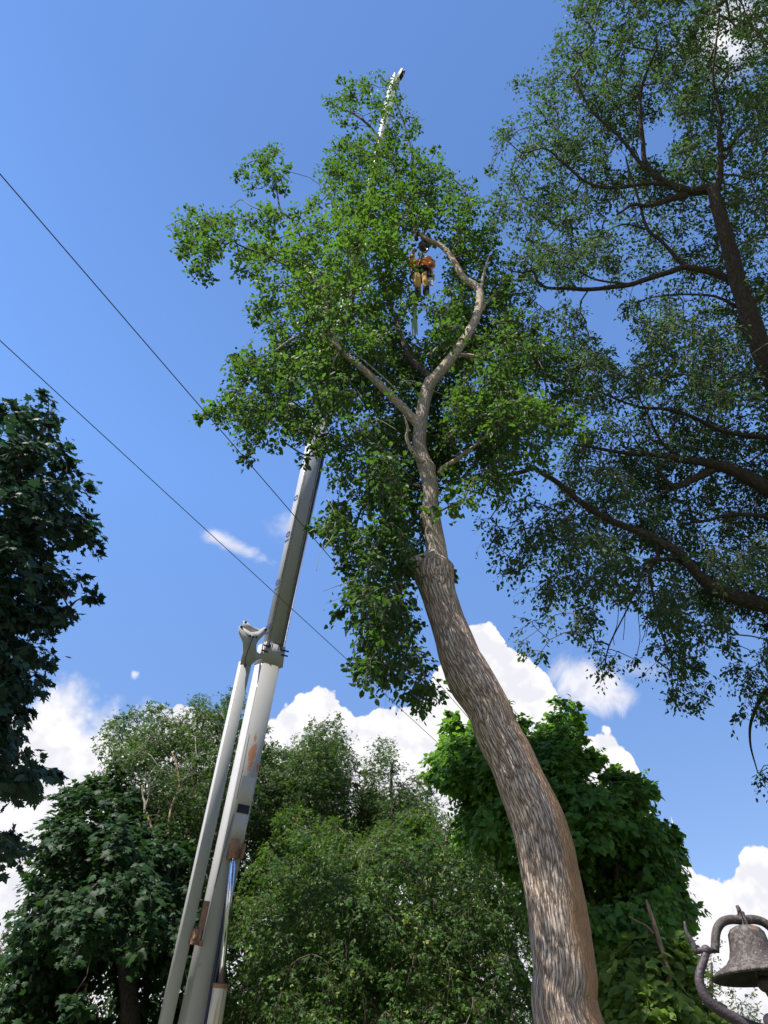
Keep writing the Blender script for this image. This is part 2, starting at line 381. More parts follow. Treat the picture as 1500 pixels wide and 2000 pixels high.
# ------------------------------------------------------------------ crane
def crane():
    izA, izB = 1 / 12.4, (1 / 23.7 - 1 / 12.4) / (2000 - 150)
    zb = lambda y: 1 / (izA + izB * (2000 - y))
    A = P(383, 2000, zb(2000)); B = P(772, 150, zb(150))
    ax = nrm(B - A); mid = (A + B) / 2; v = np.array([0, 0, CAMH]) - P(533, 1283, zb(1283)); v = nrm(v - ax * (v @ ax)); rt = np.cross(v, ax)
    if rt[0] < 0: rt = -rt
    th = R(-21); n = nrm(v * math.cos(th) + rt * math.sin(th) * -1.0)      # underside turned so that the left flank shows
    n = nrm(v * math.cos(R(21)) + rt * math.sin(R(21))); r = rt * math.cos(R(21)) - v * math.sin(R(21))
    def loc(px, py, dn=0.0):
        """local (s, l) of a pixel on the plane dn in front of the underside"""
        d = P(px, py, 1.0) - np.array([0, 0, CAMH]); o = A + n * dn - np.array([0, 0, CAMH]); k = (o @ n) / (d @ n)
        q = np.array([0, 0, CAMH]) + d * k - A; return q @ ax, q @ r
    W = lambda s, l, d: A + ax * s + r * l + n * d
    root = empty('crane', (A[0] - 0.4, A[1] + 0.6, 0), 'tall white telescopic crane boom rising behind the leaning tree', 'crane')
    # materials
    def paint(name, base, streak=True, rustspot=None):
        m, N_, b, o = newmat(name); t = N_.add('ShaderNodeTexCoord'); v_ = t.outputs['Object']
        c = N_.mix(N_.noise(v_, 1.6, 5), tuple(x * 0.88 for x in base), base)
        c = N_.mix(N_.mr(N_.noise(v_, 9, 6, 0.7), 0.58, 0.85, 0, 0.3), c, (0.36, 0.33, 0.28))
        c = N_.mix(N_.m('MULTIPLY', N_.mr(N_.noise(v_, 26, 2, 0.5), 0.70, 0.73, 0, 0.9), N_.mr(N_.noise(v_, 1.1, 2), 0.55, 0.62)), c, (0.10, 0.07, 0.05))
        if rustspot is not None:
            g = N_.add('ShaderNodeNewGeometry'); acc_ = None
            for c0, sx_ in rustspot:
                d = N_.add('ShaderNodeVectorMath', operation='SUBTRACT'); N_.link(g.outputs['Position'], d.inputs[0]); d.inputs[1].default_value = tuple(c0)
                da = N_.add('ShaderNodeVectorMath', operation='DOT_PRODUCT'); N_.link(d.outputs[0], da.inputs[0]); da.inputs[1].default_value = tuple(ax / sx_[0])
                db = N_.add('ShaderNodeVectorMath', operation='DOT_PRODUCT'); N_.link(d.outputs[0], db.inputs[0]); db.inputs[1].default_value = tuple(r / sx_[1])
                dd = N_.m('SQRT', N_.m('ADD', N_.m('POWER', da.outputs['Value'], 2.0), N_.m('POWER', db.outputs['Value'], 2.0)))
                q = N_.m('SUBTRACT', 1.0, dd); acc_ = q if acc_ is None else N_.m('MAXIMUM', acc_, q)
            acc_ = N_.m('ADD', acc_, N_.m('MULTIPLY', N_.m('SUBTRACT', N_.noise(v_, 9, 6, 0.7), 0.5), 2.4))
            c = N_.mix(N_.mr(acc_, 0.25, 0.6, 0, 0.9), c, (0.42, 0.17, 0.07))
        N_.link(c, b.inputs['Base Color']); b.inputs['Roughness'].default_value = 0.42; b.inputs['Specular IOR Level'].default_value = 0.4
        bp = N_.add('ShaderNodeBump'); bp.inputs['Distance'].default_value = 0.004; bp.inputs['Strength'].default_value = 0.5
        N_.link(N_.noise(v_, 3, 4), bp.inputs['Height']); N_.link(bp.outputs[0], b.inputs['Normal'])
        return m
    rs = [(W(*loc(492, 1478), 0), (0.42, 0.10)), (W(*loc(499, 1440), 0), (0.16, 0.05)), (W(*loc(503, 1500), 0), (0.18, 0.05))]
    white = paint('boom_paint', (0.42, 0.415, 0.41), rustspot=rs); grey = paint('boom_paint_upper', (0.40, 0.40, 0.42)); warm = paint('boom_plate', (0.60, 0.54, 0.50))
    rust = plain('rusty_steel', (0.36, 0.19, 0.11), 0.8, var=0.35, scale=14, dirt=(0.12, 0.07, 0.05), dirt_amt=0.4, bump=0.5)
    dark = plain('black_rubber', (0.02, 0.02, 0.025), 0.6, var=0.3); navy = plain('navy_paint', (0.03, 0.045, 0.12), 0.5)
    steel = plain('chrome', (0.75, 0.76, 0.8), 0.14, metal=1.0, var=0.05)
    def prism(px4, h, mat, name, par, dn=0.0, chamfer=0.0, lsh=(0, 0)):
        """px4: bottom-left, bottom-right, top-right, top-left on the underside plane; h = depth behind it"""
        a = Acc(); q = [loc(x, y, dn) for x, y in px4]; c = chamfer
        rows = []
        for (s, _), (l0, l1) in ((q[0], (q[0][1], q[1][1])), (q[2], (q[3][1], q[2][1]))):
            rows.append([W(s, l0 + c, dn), W(s, l1 - c, dn), W(s, l1, dn - c), W(s, l1, dn - h), W(s, l0, dn - h), W(s, l0, dn - c)])
        i = a.addv(np.array(rows)); k = 6
        a.quads([[i + j, i + (j + 1) % k, i + k + (j + 1) % k, i + k + j] for j in range(k)]); a.poly += [[i + j for j in range(k)][::-1], [i + k + j for j in range(k)]]
        return a.build(name, mat, par, smooth=False)
    # base section
    s0, _ = loc(383, 2000)
    base = prism([(361 - 33, 2160), (405 - 33, 2160), (552, 1275), (515, 1275)], 0.36, white, 'base_section', root, chamfer=0.012)
    # collar with four wear-pad bolts
    prism([(512, 1292), (555, 1292), (558, 1264), (518, 1264)], 0.44, white, 'collar', root, dn=0.035, chamfer=0.006)
    for px, py in ((519, 1262), (515, 1272), (556, 1272), (554, 1281)):
        s, l = loc(px, py); a = Acc(); box(a, W(s, l, 0.05), [ax, r, n], (0.012, 0.07, 0.02), 0.004); a.build('adjusting_bolt', dark, root, False)
    for k, px in enumerate((525, 528, 531, 543, 546, 549)):
        s, l = loc(px, 1258 + (px - 525) * 0.35); a = Acc(); box(a, W(s, l, 0.03), [ax, r, n], (0.06, 0.008, 0.012)); a.build('wear_pad', dark, root, False)
    # telescoping sections
    prism([(520, 1270), (551, 1270), (653, 780), (624, 780)], 0.27, grey, 'middle_section', root, dn=-0.03, chamfer=0.02)
    prism([(623, 800), (646, 800), (699, 545), (679, 545)], 0.22, grey, 'upper_section', root, dn=-0.05, chamfer=0.012)
    prism([(681, 550), (696, 550), (776, 165), (763, 165)], 0.19, grey, 'tip_section', root, dn=-0.06, chamfer=0.01)
    # dark navy strip along the right edge and black grease line on the left edge
    for x0, y0, x1, y1 in ((554, 1266, 636, 878), (650, 800, 700, 548)):
        s, l = loc(x0, y0); s2, l2 = loc(x1, y1); p = (W(s, l, -0.09) + W(s2, l2, -0.09)) / 2
        a = Acc(); box(a, p, [nrm(W(s2, l2, 0) - W(s, l, 0)), r, n], ((s2 - s) / 2, 0.018, 0.085), 0.004)
        a.build('edge_strip', navy, root, False)
    rg = random.Random(4); grs = plain('old_grease', (0.15, 0.135, 0.10), 0.7, var=0.6, scale=20)
    for side, off, wd in ((0, 1.2, .008), (0, 4.0, .006), (1, 0, .010)):
        a = Acc(); rows = []
        for k in range(190):
            y = 1262 - k * 2.0; xl = 521 + (1264 - y) * 0.2155 + off; xr = 549 + (1264 - y) * 0.209
            s, l = loc(xl if side == 0 else xr, y); h_ = wd * rg.uniform(.25, 1.5)
            rows += [W(s, l - h_, -0.0265), W(s, l + h_ * rg.uniform(.3, 1), -0.0265)]
        i = a.addv(np.array(rows)); a.quads([[i + 2 * k, i + 2 * k + 1, i + 2 * k + 3, i + 2 * k + 2] for k in range(189)]); a.build('grease_line', grs, root, False)
    # numbers on the left flank
    def text(txt, px, py, size, sz):
        s, l = loc(px, py); c = bpy.data.curves.new('number', 'FONT'); c.body = txt; c.size = sz; c.extrude = 0.0015; c.align_x = 'CENTER'; c.align_y = 'CENTER'
        o = bpy.data.objects.new('number', c); COL.objects.link(o); c.materials.append(M_num)
        from mathutils import Matrix
        me = bpy.data.meshes.new_from_object(o); bpy.data.objects.remove(o); o = bpy.data.objects.new('number', me); COL.objects.link(o)
        o.parent = root
        flank = -r
        X = Vector(ax); Z = Vector(flank); Y = Z.cross(X)
        lf = loc(521 + (1264 - py) * 0.2155, py)[1]
        Mx = Matrix((X, Y, Z)).transposed().to_4x4(); Mx.translation = Vector(W(s, lf - 0.003, -0.175)) - root.location
        o.matrix_local = Mx
    M_num = plain('number_paint', (0.03, 0.05, 0.16), 0.5)
    for t_, px_, py_ in (('16', 522, 1225), ('10', 541, 1137), ('10', 564, 1043), ('0', 580, 965)): text(t_, px_, py_, 1, 0.30)
    # lower plate, dark block painted as a hollow's shade, and clevis for the lift cylinder
    prism([(458, 1588), (485, 1588), (499, 1520), (474, 1520)], 0.03, warm, 'reinforcing_plate', root, dn=0.02, chamfer=0.004)
    prism([(462, 1586), (486, 1586), (488, 1574), (465, 1574)], 0.05, dark, 'recess_shade', root, dn=0.028)  # dark block in front of the plate, a hollow's shade put into colour
    prism([(447, 1655), (474, 1655), (486, 1592), (459, 1592)], 0.05, warm, 'cylinder_mount', root, dn=0.03, chamfer=0.004)
    for px in (446, 470):
        a = Acc(); s, l = loc(px, 1662); box(a, W(s, l, 0.09), [ax, r, n], (0.13, 0.018, 0.09), 0.01); a.build('clevis', rust, root, False)
    t0 = loc(458, 1650, 0.12); t1 = loc(431, 1925, 0.24); t2 = loc(398, 2130, 0.34)
    top_ = W(*t0, 0.12); barr = W(*t1, 0.24); low = W(*t2, 0.34)
    cyl = Acc(); d = nrm(low - barr); tube(cyl, [barr - d * 0.0, barr + d * 0.02, low], [0.125, 0.125, 0.125], 28)
    m, N_, b, o = newmat('cylinder_barrel'); t = N_.add('ShaderNodeTexCoord')
    rot = N_.add('ShaderNodeVectorMath', operation='DOT_PRODUCT'); N_.link(t.outputs['Object'], rot.inputs[0]); rot.inputs[1].default_value = tuple(r)
    rot2 = N_.add('ShaderNodeVectorMath', operation='DOT_PRODUCT'); N_.link(t.outputs['Object'], rot2.inputs[0]); rot2.inputs[1].default_value = tuple(ax)
    cb = N_.add('ShaderNodeCombineXYZ'); N_.link(rot.outputs['Value'], cb.inputs[0]); N_.link(rot2.outputs['Value'], cb.inputs[2])
    st = N_.noise(N_.scale(cb.outputs[0], (26, 1, 0.35)), 1.0, 4)
    N_.link(N_.mix(N_.mr(st, 0.5, 0.66), (0.66, 0.62, 0.56), (0.50, 0.30, 0.15)), b.inputs['Base Color']); b.inputs['Roughness'].default_value = 0.5
    lc = cyl.build('lift_cylinder', m, root)
    rod = Acc(); tube(rod, [top_, barr], [0.058, 0.058], 24); rod.build('piston_rod', steel, root)
    e = Acc(); d2 = nrm(barr - top_); tube(e, [top_ - d2 * 0.10, top_ + d2 * 0.22], [0.075, 0.075], 20); e.build('rod_eye', rust, root)
    g = Acc(); tube(g, [barr - d * 0.03, barr + d * 0.03], [0.132, 0.132], 28); g.build('gland_ring', rust, root)
    # right-hand hose bundle next to the rod
    h = Acc(); tube(h, spline([W(*loc(452, 1690, 0.02), 0.04), W(*loc(436, 1790, 0.02), 0.05), W(*loc(412, 1925, 0.02), 0.06), W(*loc(396, 2020, 0.02), 0.06)], 6), 0.028, 10); h.build('hose', navy, root)
    # turret below the frame
    t = Acc(); c = np.array([A[0] - 0.75, A[1] + 1.15, 0.0]); I3 = np.eye(3)
    box(t, c + [0, 0, 0.45], I3, (1.2, 3.2, 0.25), 0.05); box(t, c + [0, 0.3, 1.15], I3, (0.7, 0.9, 0.45), 0.06); box(t, c + [0.1, 0.2, 2.0], I3, (0.42, 0.6, 0.7), 0.05)
    t.build('turret', white, root, False)
    for sx_ in (-1, 1):
        for sy_ in (-2.2, -0.9, 2.3):
            wh = Acc(); pc = c + np.array([sx_ * 1.15, sy_, 0.5]); tube(wh, [pc - [0.16, 0, 0], pc - [.14, 0, 0], pc + [.14, 0, 0], pc + [0.16, 0, 0]], [0.44, 0.5, 0.5, 0.44], 28); wh.build('wheel', dark, root)
    # stowed swing-away jib with its forked end
    jb = prism([(311 - 33, 2160), (335 - 33, 2160), (492, 1296), (470, 1296)], 0.13, white, 'jib', root, dn=0.02, chamfer=0.008)
    def plate(pxs, dn, th_, name, mat):
        a = Acc(); q = [loc(x, y, dn) for x, y in pxs]; k = len(q)
        fr = [W(s, l, dn) for s, l in q]; bk = [W(s, l, dn - th_) for s, l in q]; i = a.addv(np.array(fr + bk))
        a.quads([[i + j, i + (j + 1) % k, i + k + (j + 1) % k, i + k + j] for j in range(k)]); a.poly += [[i + j for j in range(k)][::-1], [i + k + j for j in range(k)]]
        return a.build(name, mat, root, smooth=False)
    fork = [(470, 1298), (474, 1275), (475, 1256), (467, 1236), (467, 1224), (471, 1221), (476, 1226), (490, 1235), (505, 1233), (516, 1225), (521, 1226), (521, 1234), (513, 1243), (505, 1251), (501, 1258), (500, 1265), (502, 1273), (507, 1277), (514, 1272), (514, 1285), (500, 1290), (492, 1298)]
    plate(fork, 0.035, 0.03, 'jib_fork', white); plate(fork[2:16], -0.16, 0.03, 'jib_fork', white)
    fw = [(476, 1213), (480, 1212), (490, 1222), (507, 1229), (516, 1226), (510, 1238), (480, 1238), (472, 1228)]
    plate(fw, -0.06, 0.02, 'fork_web', grey)
    for x, y, dn in ((470, 1225, 0.0), (478, 1216, -0.1), (518, 1230, 0.0)):
        a = Acc(); s, l = loc(x, y, dn); c_ = W(s, l, dn); tube(a, [c_ - n * 0.06, c_ + n * 0.05], [0.028, 0.028], 14); a.build('pin', dark, root)
    for x, y in ((488, 1242), (501, 1245), (494, 1244)):
        a = Acc(); s, l = loc(x, y, .03); c_ = W(s, l, 0.036); tube(a, [c_, c_ + n * 0.012], [0.022, 0.022], 12); a.build('pin', dark, root)
    a = Acc(); tube(a, spline([W(*loc(494, 1244, .04), 0.05), W(*loc(487, 1262, .04), 0.055), W(*loc(479, 1284, .04), 0.05), W(*loc(478, 1300, .04), 0.05)], 6), 0.007, 6); 
    c_ = W(*loc(478, 1300, .04), 0.05); box(a, c_, [ax, r, n], (0.04, 0.012, 0.01), 0.003); a.build('safety_cord', dark, root)
    # rusty stop bracket between jib and boom
    a = Acc()
    s, l = loc(394, 1802); s2, l2 = loc(380, 1832); s3, l3 = loc(387, 1845)
    box(a, W(s, l, 0.03), [ax, r, n], (0.34, 0.05, 0.03), 0.008)
    for x, y, hx, hy in ((380, 1826, .09, .055), (389, 1826, .10, .03), (376, 1838, .05, .05), (391, 1841, .05, .035)):
        q = loc(x, y, .05); box(a, W(*q, 0.05), [ax, r, n], (hx, hy, 0.06), 0.01)
    q = loc(384, 1832, .1); tube(a, [W(*q, 0.07) - r * 0.09, W(*q, 0.07) + r * 0.09], 0.03, 12)
    a.build('stop_bracket', rust, root, False)
    # boom head and hoist cable
    hd = Acc(); q = loc(776, 158); box(hd, W(q[0], q[1] - .03, -0.13), [ax, r, n], (0.30, 0.12, 0.15), 0.02); hd.build('boom_head', white, root, False)
    sh = Acc(); q = loc(782, 147); c_ = W(q[0], q[1], -0.02); 
    tube(sh, [c_ - r * 0.06, c_ - r * 0.045, c_ - r * .02, c_ + r * .02, c_ + r * 0.045, c_ + r * 0.06], [0.21, 0.23, 0.18, 0.18, 0.23, 0.21], 28); sh.build('sheave', dark, root)
    hk = P(*BALLPX); cb_ = Acc(); tube(cb_, [c_ + r * 0.0 + n * 0.18, hk + np.array([0, 0, 0.30])], 0.007, 6); cb_.build('hoist_cable', plain('wire_rope', (0.03, 0.03, 0.035), 0.9, spec=.1), root)
    ch = {}
    for o in root.children: ch.setdefault(o.name.split('.')[0], []).append(o)
    def sub(par, kids):
        for k in kids:
            for o in ch.get(k, []): o.parent = ch[par][0]
    sub('lift_cylinder', ('piston_rod', 'gland_ring', 'rod_eye')); sub('collar', ('adjusting_bolt', 'wear_pad')); sub('jib', ('jib_fork', 'fork_web', 'safety_cord')); sub('middle_section', ('grease_line', 'number')); sub('cylinder_mount', ('clevis',)); sub('boom_head', ('sheave',))
    for nm, f0, f1, w_ in (('weld_seam', (514, 1293), (552, 1293), .006),):
        (s, l), (s2, l2) = loc(*f0), loc(*f1); a = Acc(); i = a.addv(np.array([W(s, l, .004), W(s2, l2, .004), W(s2 + w_ * 2, l2, .004), W(s + w_ * 2, l, .004)])); a.quads([[i, i + 1, i + 2, i + 3]]); a.build(nm, dark, root, False).parent = ch['base_section'][0]
    for f0, f1 in (((487, 1435), (462, 1560)), ((456, 1590), (418, 1735)), ((455, 1470), (380, 1840))):
        (s, l), (s2, l2) = loc(*f0), loc(*f1); a = Acc(); tube(a, spline([W(s, l, .006), W((s + s2) / 2, (l + l2) / 2 + .006, .006), W(s2, l2, .006)], 6), 0.005, 5); a.build('hydraulic_line', dark, root).parent = ch['base_section'][0]
BALLPX = (828, 481, 14.9)
crane()

# ------------------------------------------------------------------ leaf templates (tip along +x, blade in xy, z up)
def leaf_ovate(w=0.5, fold=0.12):
    v = np.array([[0, 0, 0], [.3, -w * .48, fold], [.68, -w * .40, fold * .8], [1, 0, -.06], [.68, w * .40, fold * .8], [.3, w * .48, fold]])
    return v, np.array([[0, 1, 2, 3], [0, 3, 4, 5]]), None
def leaf_maple():
    pts = [(0.0, 0), (.05, -.36), (.18, -.28), (.30, -.58), (.42, -.34), (.66, -.47), (.62, -.22), (1.0, 0), (.62, .22), (.66, .47), (.42, .34), (.30, .58), (.18, .28), (.05, .36)]
    v = np.array([[x, y, -.20 * abs(y) + .05 * math.sin(6 * x)] for x, y in pts] + [[.35, 0, .06]]); c = 14
    return v, None, np.array([[i, (i + 1) % 14, c] for i in range(14)])
def leaf_heart():
    pts = [(0.0, 0), (-.08, -.22), (.10, -.42), (.40, -.42), (.72, -.22), (1.0, 0), (.72, .22), (.40, .42), (.10, .42), (-.08, .22)]
    v = np.array([[x, y, -.22 * abs(y) - .12 * x * x] for x, y in pts] + [[.35, 0, .03]]); c = 10
    return v, None, np.array([[i, (i + 1) % 10, c] for i in range(10)])
def leaf_compound(k=2):
    V = []; Q = []
    def lf(x, y, a, L, wd):
        ca, sa = math.cos(a), math.sin(a); i = len(V)
        for u, s in ((0, 0), (.45, -wd), (1, 0), (.45, wd)):
            X, Y = u * L, s * L; V.append([x + X * ca - Y * sa, y + X * sa + Y * ca, -.25 * (abs(y + X * sa + Y * ca)) - .1 * u])
        Q.append([i, i + 1, i + 2, i + 3])
    lf(.5, 0, 0, .5, .28)
    for j in range(k):
        for s in (-1, 1): lf(.42 - j * .22, 0, s * 1.05, .46 - .04 * j, .26)
    return np.array(V), np.array(Q), None

def inpoly(x, y, poly):
    poly = np.asarray(poly, float); x0, y0 = poly[:, 0], poly[:, 1]; x1, y1 = np.roll(x0, -1), np.roll(y0, -1)
    c = ((y0[None] > y[:, None]) != (y1[None] > y[:, None]))
    with np.errstate(divide='ignore', invalid='ignore'):
        xi = (x1 - x0)[None] * (y[:, None] - y0[None]) / (y1 - y0)[None] + x0[None]
    ins = (c & (x[:, None] < xi)).sum(1) % 2 == 1
    dx, dy = (x1 - x0)[None], (y1 - y0)[None]; L = np.maximum(dx * dx + dy * dy, 1e-9)
    u = np.clip(((x[:, None] - x0[None]) * dx + (y[:, None] - y0[None]) * dy) / L, 0, 1)
    d = np.sqrt((x[:, None] - x0[None] - u * dx) ** 2 + (y[:, None] - y0[None] - u * dy) ** 2).min(1)
    return np.where(ins, d, -d)
def segdist(x, y, line):
    line = np.asarray(line, float); x0, y0 = line[:-1, 0], line[:-1, 1]; x1, y1 = line[1:, 0], line[1:, 1]
    dx, dy = (x1 - x0)[None], (y1 - y0)[None]; L = np.maximum(dx * dx + dy * dy, 1e-9)
    u = np.clip(((x[:, None] - x0[None]) * dx + (y[:, None] - y0[None]) * dy) / L, 0, 1)
    return np.sqrt((x[:, None] - x0[None] - u * dx) ** 2 + (y[:, None] - y0[None] - u * dy) ** 2).min(1)
def sinnoise(p, scale, seed, amp=1.0):
    rg = np.random.default_rng(seed); o = np.zeros(len(p))
    for k in range(10):
        kv = nrm(rg.normal(size=3)) * scale * rg.uniform(.6, 2.2); o += np.sin(p @ kv + rg.uniform(0, 6.28)) 
    return o / 3.2

def put_leaves(acc, tmpl, pos, tip, nor, size, tint):
    v, q, t = tmpl; x = nrm(tip); z = nrm(nor - x * (nor * x).sum(1, keepdims=True)); y = np.cross(z, x)
    co = pos[:, None] + size[:, None, None] * (v[None, :, 0:1] * x[:, None] + v[None, :, 1:2] * y[:, None] + v[None, :, 2:3] * z[:, None])
    n, k = len(pos), len(v); i0 = acc.addv(co); base = i0 + np.arange(n)[:, None, None] * k
    if q is not None: acc.quads((base + q[None]).reshape(-1, 4), np.repeat(tint, len(q)))
    if t is not None: acc.tris((base + t[None]).reshape(-1, 3), np.repeat(tint, len(t)))

def crown(root, polys, zfun, T, nclump, per, rad, size, tmpl, mat, limbs, seed, twigmat, holes=(), D=130, cut=-0.9, nscale=0.8, avoid=(), droop=0.35,
          nrmmix=(1.0, 0.35, 0.6), puff=0.45, layered=False, tintf=None, twigs=5, inset=0.5, squash=0.75, hang=0.0, clear=(), top=None, tw=0.0035, behind=0.5, name='crown', strays=0.0):
    rg = np.random.default_rng(seed)
    allp = np.concatenate([np.asarray(p, float) for p in polys]); lo, hi = allp.min(0), allp.max(0)
    cx = []; fx = []; need = nclump
    while need > 0:
        m = max(4000, nclump * 4); x = rg.uniform(lo[0], hi[0], m); y = rg.uniform(lo[1], hi[1], m)
        sdist = np.max([inpoly(x, y, p) for p in polys], 0)
        z = zfun(x, y); rp = rad * FPX / z * inset
        u = rg.uniform(-1, 1, m); lim = np.sqrt(np.clip((sdist - rp * 0.2) / D, 0.02, 1))
        ok = (sdist > rp * 0.3) & (np.abs(u) < lim); fr = np.clip(sdist / (rp / inset * 0.75), 0.34, 1.0); ok &= rg.random(m) < 0.35 + 0.65 * fr
        for h in holes:
            ok &= inpoly(x, y, h) < -rp * 0.6
            fr = np.minimum(fr, np.clip(-inpoly(x, y, h) / (rp / inset * 0.75), 0.34, 1.0))
        z2 = z + u * T; rq = rad * FPX / z * 1.05
        for line, wpx, mode in avoid:
            d = segdist(x, y, line)
            near = d < wpx + rq
            if mode == 'behind': z2 = np.where(near & (z2 < z + behind), z + behind + np.abs(u) * T * 0.6, z2)
            else: ok &= ~(near & (z2 < z + behind))
        for (bx, by, br, zc) in clear: ok &= ~((np.hypot(x - bx, y - by) < br + rq * 0.75) & (z2 < zc))
        p = np.stack([z2 * (x - 750) / FPX, z2 * (CP - (1000 - y) / FPX * SP), CAMH + z2 * (SP + (1000 - y) / FPX * CP)], -1)
        ok &= sinnoise(p, nscale, seed + 5) + (sinnoise(p, nscale * 2.6, seed + 9) * 0.6 if layered else 0) > cut
        p = p[ok]; cx.append(p); fx.append(fr[ok]); need -= len(p)
    c = np.concatenate(cx)[:nclump]; fr = np.concatenate(fx)[:nclump]; n = len(c); cen = c.mean(0)
    out = nrm(c - cen)
    # connect the clumps to the limbs: nearest node first
    nodes = np.concatenate([l for l, _ in limbs]); NN = len(nodes)
    P_ = np.vstack([nodes, np.zeros((n * 3, 3))]); cnt = NN; parent = -np.ones(NN + n * 3, int); seg = []
    d0 = np.array([np.min(((nodes - q) ** 2).sum(1)) for q in c]); order = np.argsort(d0)
    for ci in order:
        q = c[ci]; dd = ((P_[:cnt] - q) ** 2).sum(1); j = int(np.argmin(dd)); a = P_[j]; L = math.sqrt(dd[j])
        sagv = rg.normal(size=3) * 0.10 * L; prev = j
        for f_ in (0.35, 0.7, 1.0):
            w_ = a * (1 - f_) + q * f_ + sagv * math.sin(f_ * math.pi) + np.array([0, 0, 0.10 * L * math.sin(f_ * math.pi)])
            P_[cnt] = w_; parent[cnt] = prev; prev = cnt; cnt += 1
    wgt = np.zeros(cnt); 
    leafn = np.arange(NN + 2, cnt, 3); wgt[leafn] = 1
    for k in range(cnt - 1, NN - 1, -1): wgt[parent[k]] += wgt[k]
    tws = Acc()
    for g in range((cnt - NN) // 3):
        ids = [parent[NN + 3 * g], NN + 3 * g, NN + 3 * g + 1, NN + 3 * g + 2]
        rr = tw + tw * 0.75 * np.sqrt(wgt[ids]); rr[0] = min(rr[0], rr[1] * 1.25); rr = np.minimum(rr, 0.05)
        tube(tws, P_[ids], rr, 5, cap=False, seed=g)
    # sprays of leaves
    K = twigs; td = nrm(out[:, None] * 0.7 + rg.normal(size=(n, K, 3)) * np.array([0.8, 0.8, 0.8 * squash]) + np.array([0, 0, -hang]))
    tl = rad * rg.uniform(0.6, 1.35, (n, K)) * rg.uniform(0.75, 1.25, (n, 1)) * fr[:, None]
    per_t = max(1, per // K); Ntot = n * K * per_t
    ci = np.repeat(np.arange(n * K), per_t); u = rg.uniform(0.08, 1.0, Ntot); dvec = td.reshape(-1, 3)[ci]; L = tl.reshape(-1)[ci]
    side = nrm(np.cross(dvec, [0, 0, 1.0]) + 1e-6) * rg.choice([-1, 1], Ntot)[:, None]
    pos = c[ci // K] + dvec * (u * L)[:, None] + side * (rg.uniform(0.1, 1.0, Ntot) * size * 0.9)[:, None]
    pos += rg.normal(size=(Ntot, 3)) * (rad * 0.10 * fr[ci // K])[:, None] * (1 + strays * rg.random((Ntot, 1)) ** 6 * 6)
    pos[:, 2] -= (hang * 0.5 + 0.12) * L * u ** 2
    tip = nrm(dvec * 0.6 + side * 0.8 + rg.normal(size=(Ntot, 3)) * 0.45 + np.array([0, 0, -droop]))
    nn = nrm(np.array([0, 0, 1.0]) * nrmmix[0] + nrm(pos - cen) * nrmmix[1] + nrm(pos - c[ci // K]) * puff + rg.normal(size=(Ntot, 3)) * nrmmix[2])
    sz = size * np.clip(rg.lognormal(-0.08, 0.28, Ntot), 0.4, 1.6)
    cl_t = np.clip(rg.normal(0.45, 0.16, n), 0, 1)[ci // K]
    if tintf is not None: cl_t = cl_t + tintf(c)[ci // K]
    tint = np.clip(cl_t + rg.normal(0, 0.20, Ntot), 0.0, 1.0)
    a = Acc(); put_leaves(a, tmpl, pos, tip, nn, sz, tint)
    a.build(name, mat, root, smooth=False)
    for k in range(n * K):
        s = c[k // K]; d = td.reshape(-1, 3)[k]; l = tl.reshape(-1)[k]
        e = s + d * l - np.array([0, 0, (hang * 0.5 + 0.12) * l]); mp = s + d * l * .5 - np.array([0, 0, (hang * 0.5 + 0.12) * l * .25])
        tube(tws, [s, mp, e], [tw * 0.9, tw * 0.7, tw * 0.4], 3, cap=False)
    tws.build('twigs', twigmat, root)
    return c

def limb(root, trace, zfun, mat, name='branch', sides=12, lump=0.05, seed=0, dz=(0, 0), build=True, sub=6, wscale=1.0):
    """trace: (px, py, width px) -> tube at depth zfun plus dz that runs from dz[0] to dz[1]"""
    t = np.array(trace, float); k = np.linspace(0, 1, len(t)); z = np.array([float(zfun(np.array([a]), np.array([b]))[0]) for a, b in t[:, :2]]) + dz[0] + (dz[1] - dz[0]) * k
    p = np.array([P(a, b, c) for (a, b), c in zip(t[:, :2], z)]); r = t[:, 2] / 2 * z / FPX * wscale
    q = spline(p, sub); kk = np.linspace(0, len(t) - 1, len(q)); rr = np.interp(kk, np.arange(len(t)), r)
    if build:
        a = Acc(); tube(a, q, rr, sides, lump=lump, seed=seed); a.build(name, mat, root)
    return q, rr

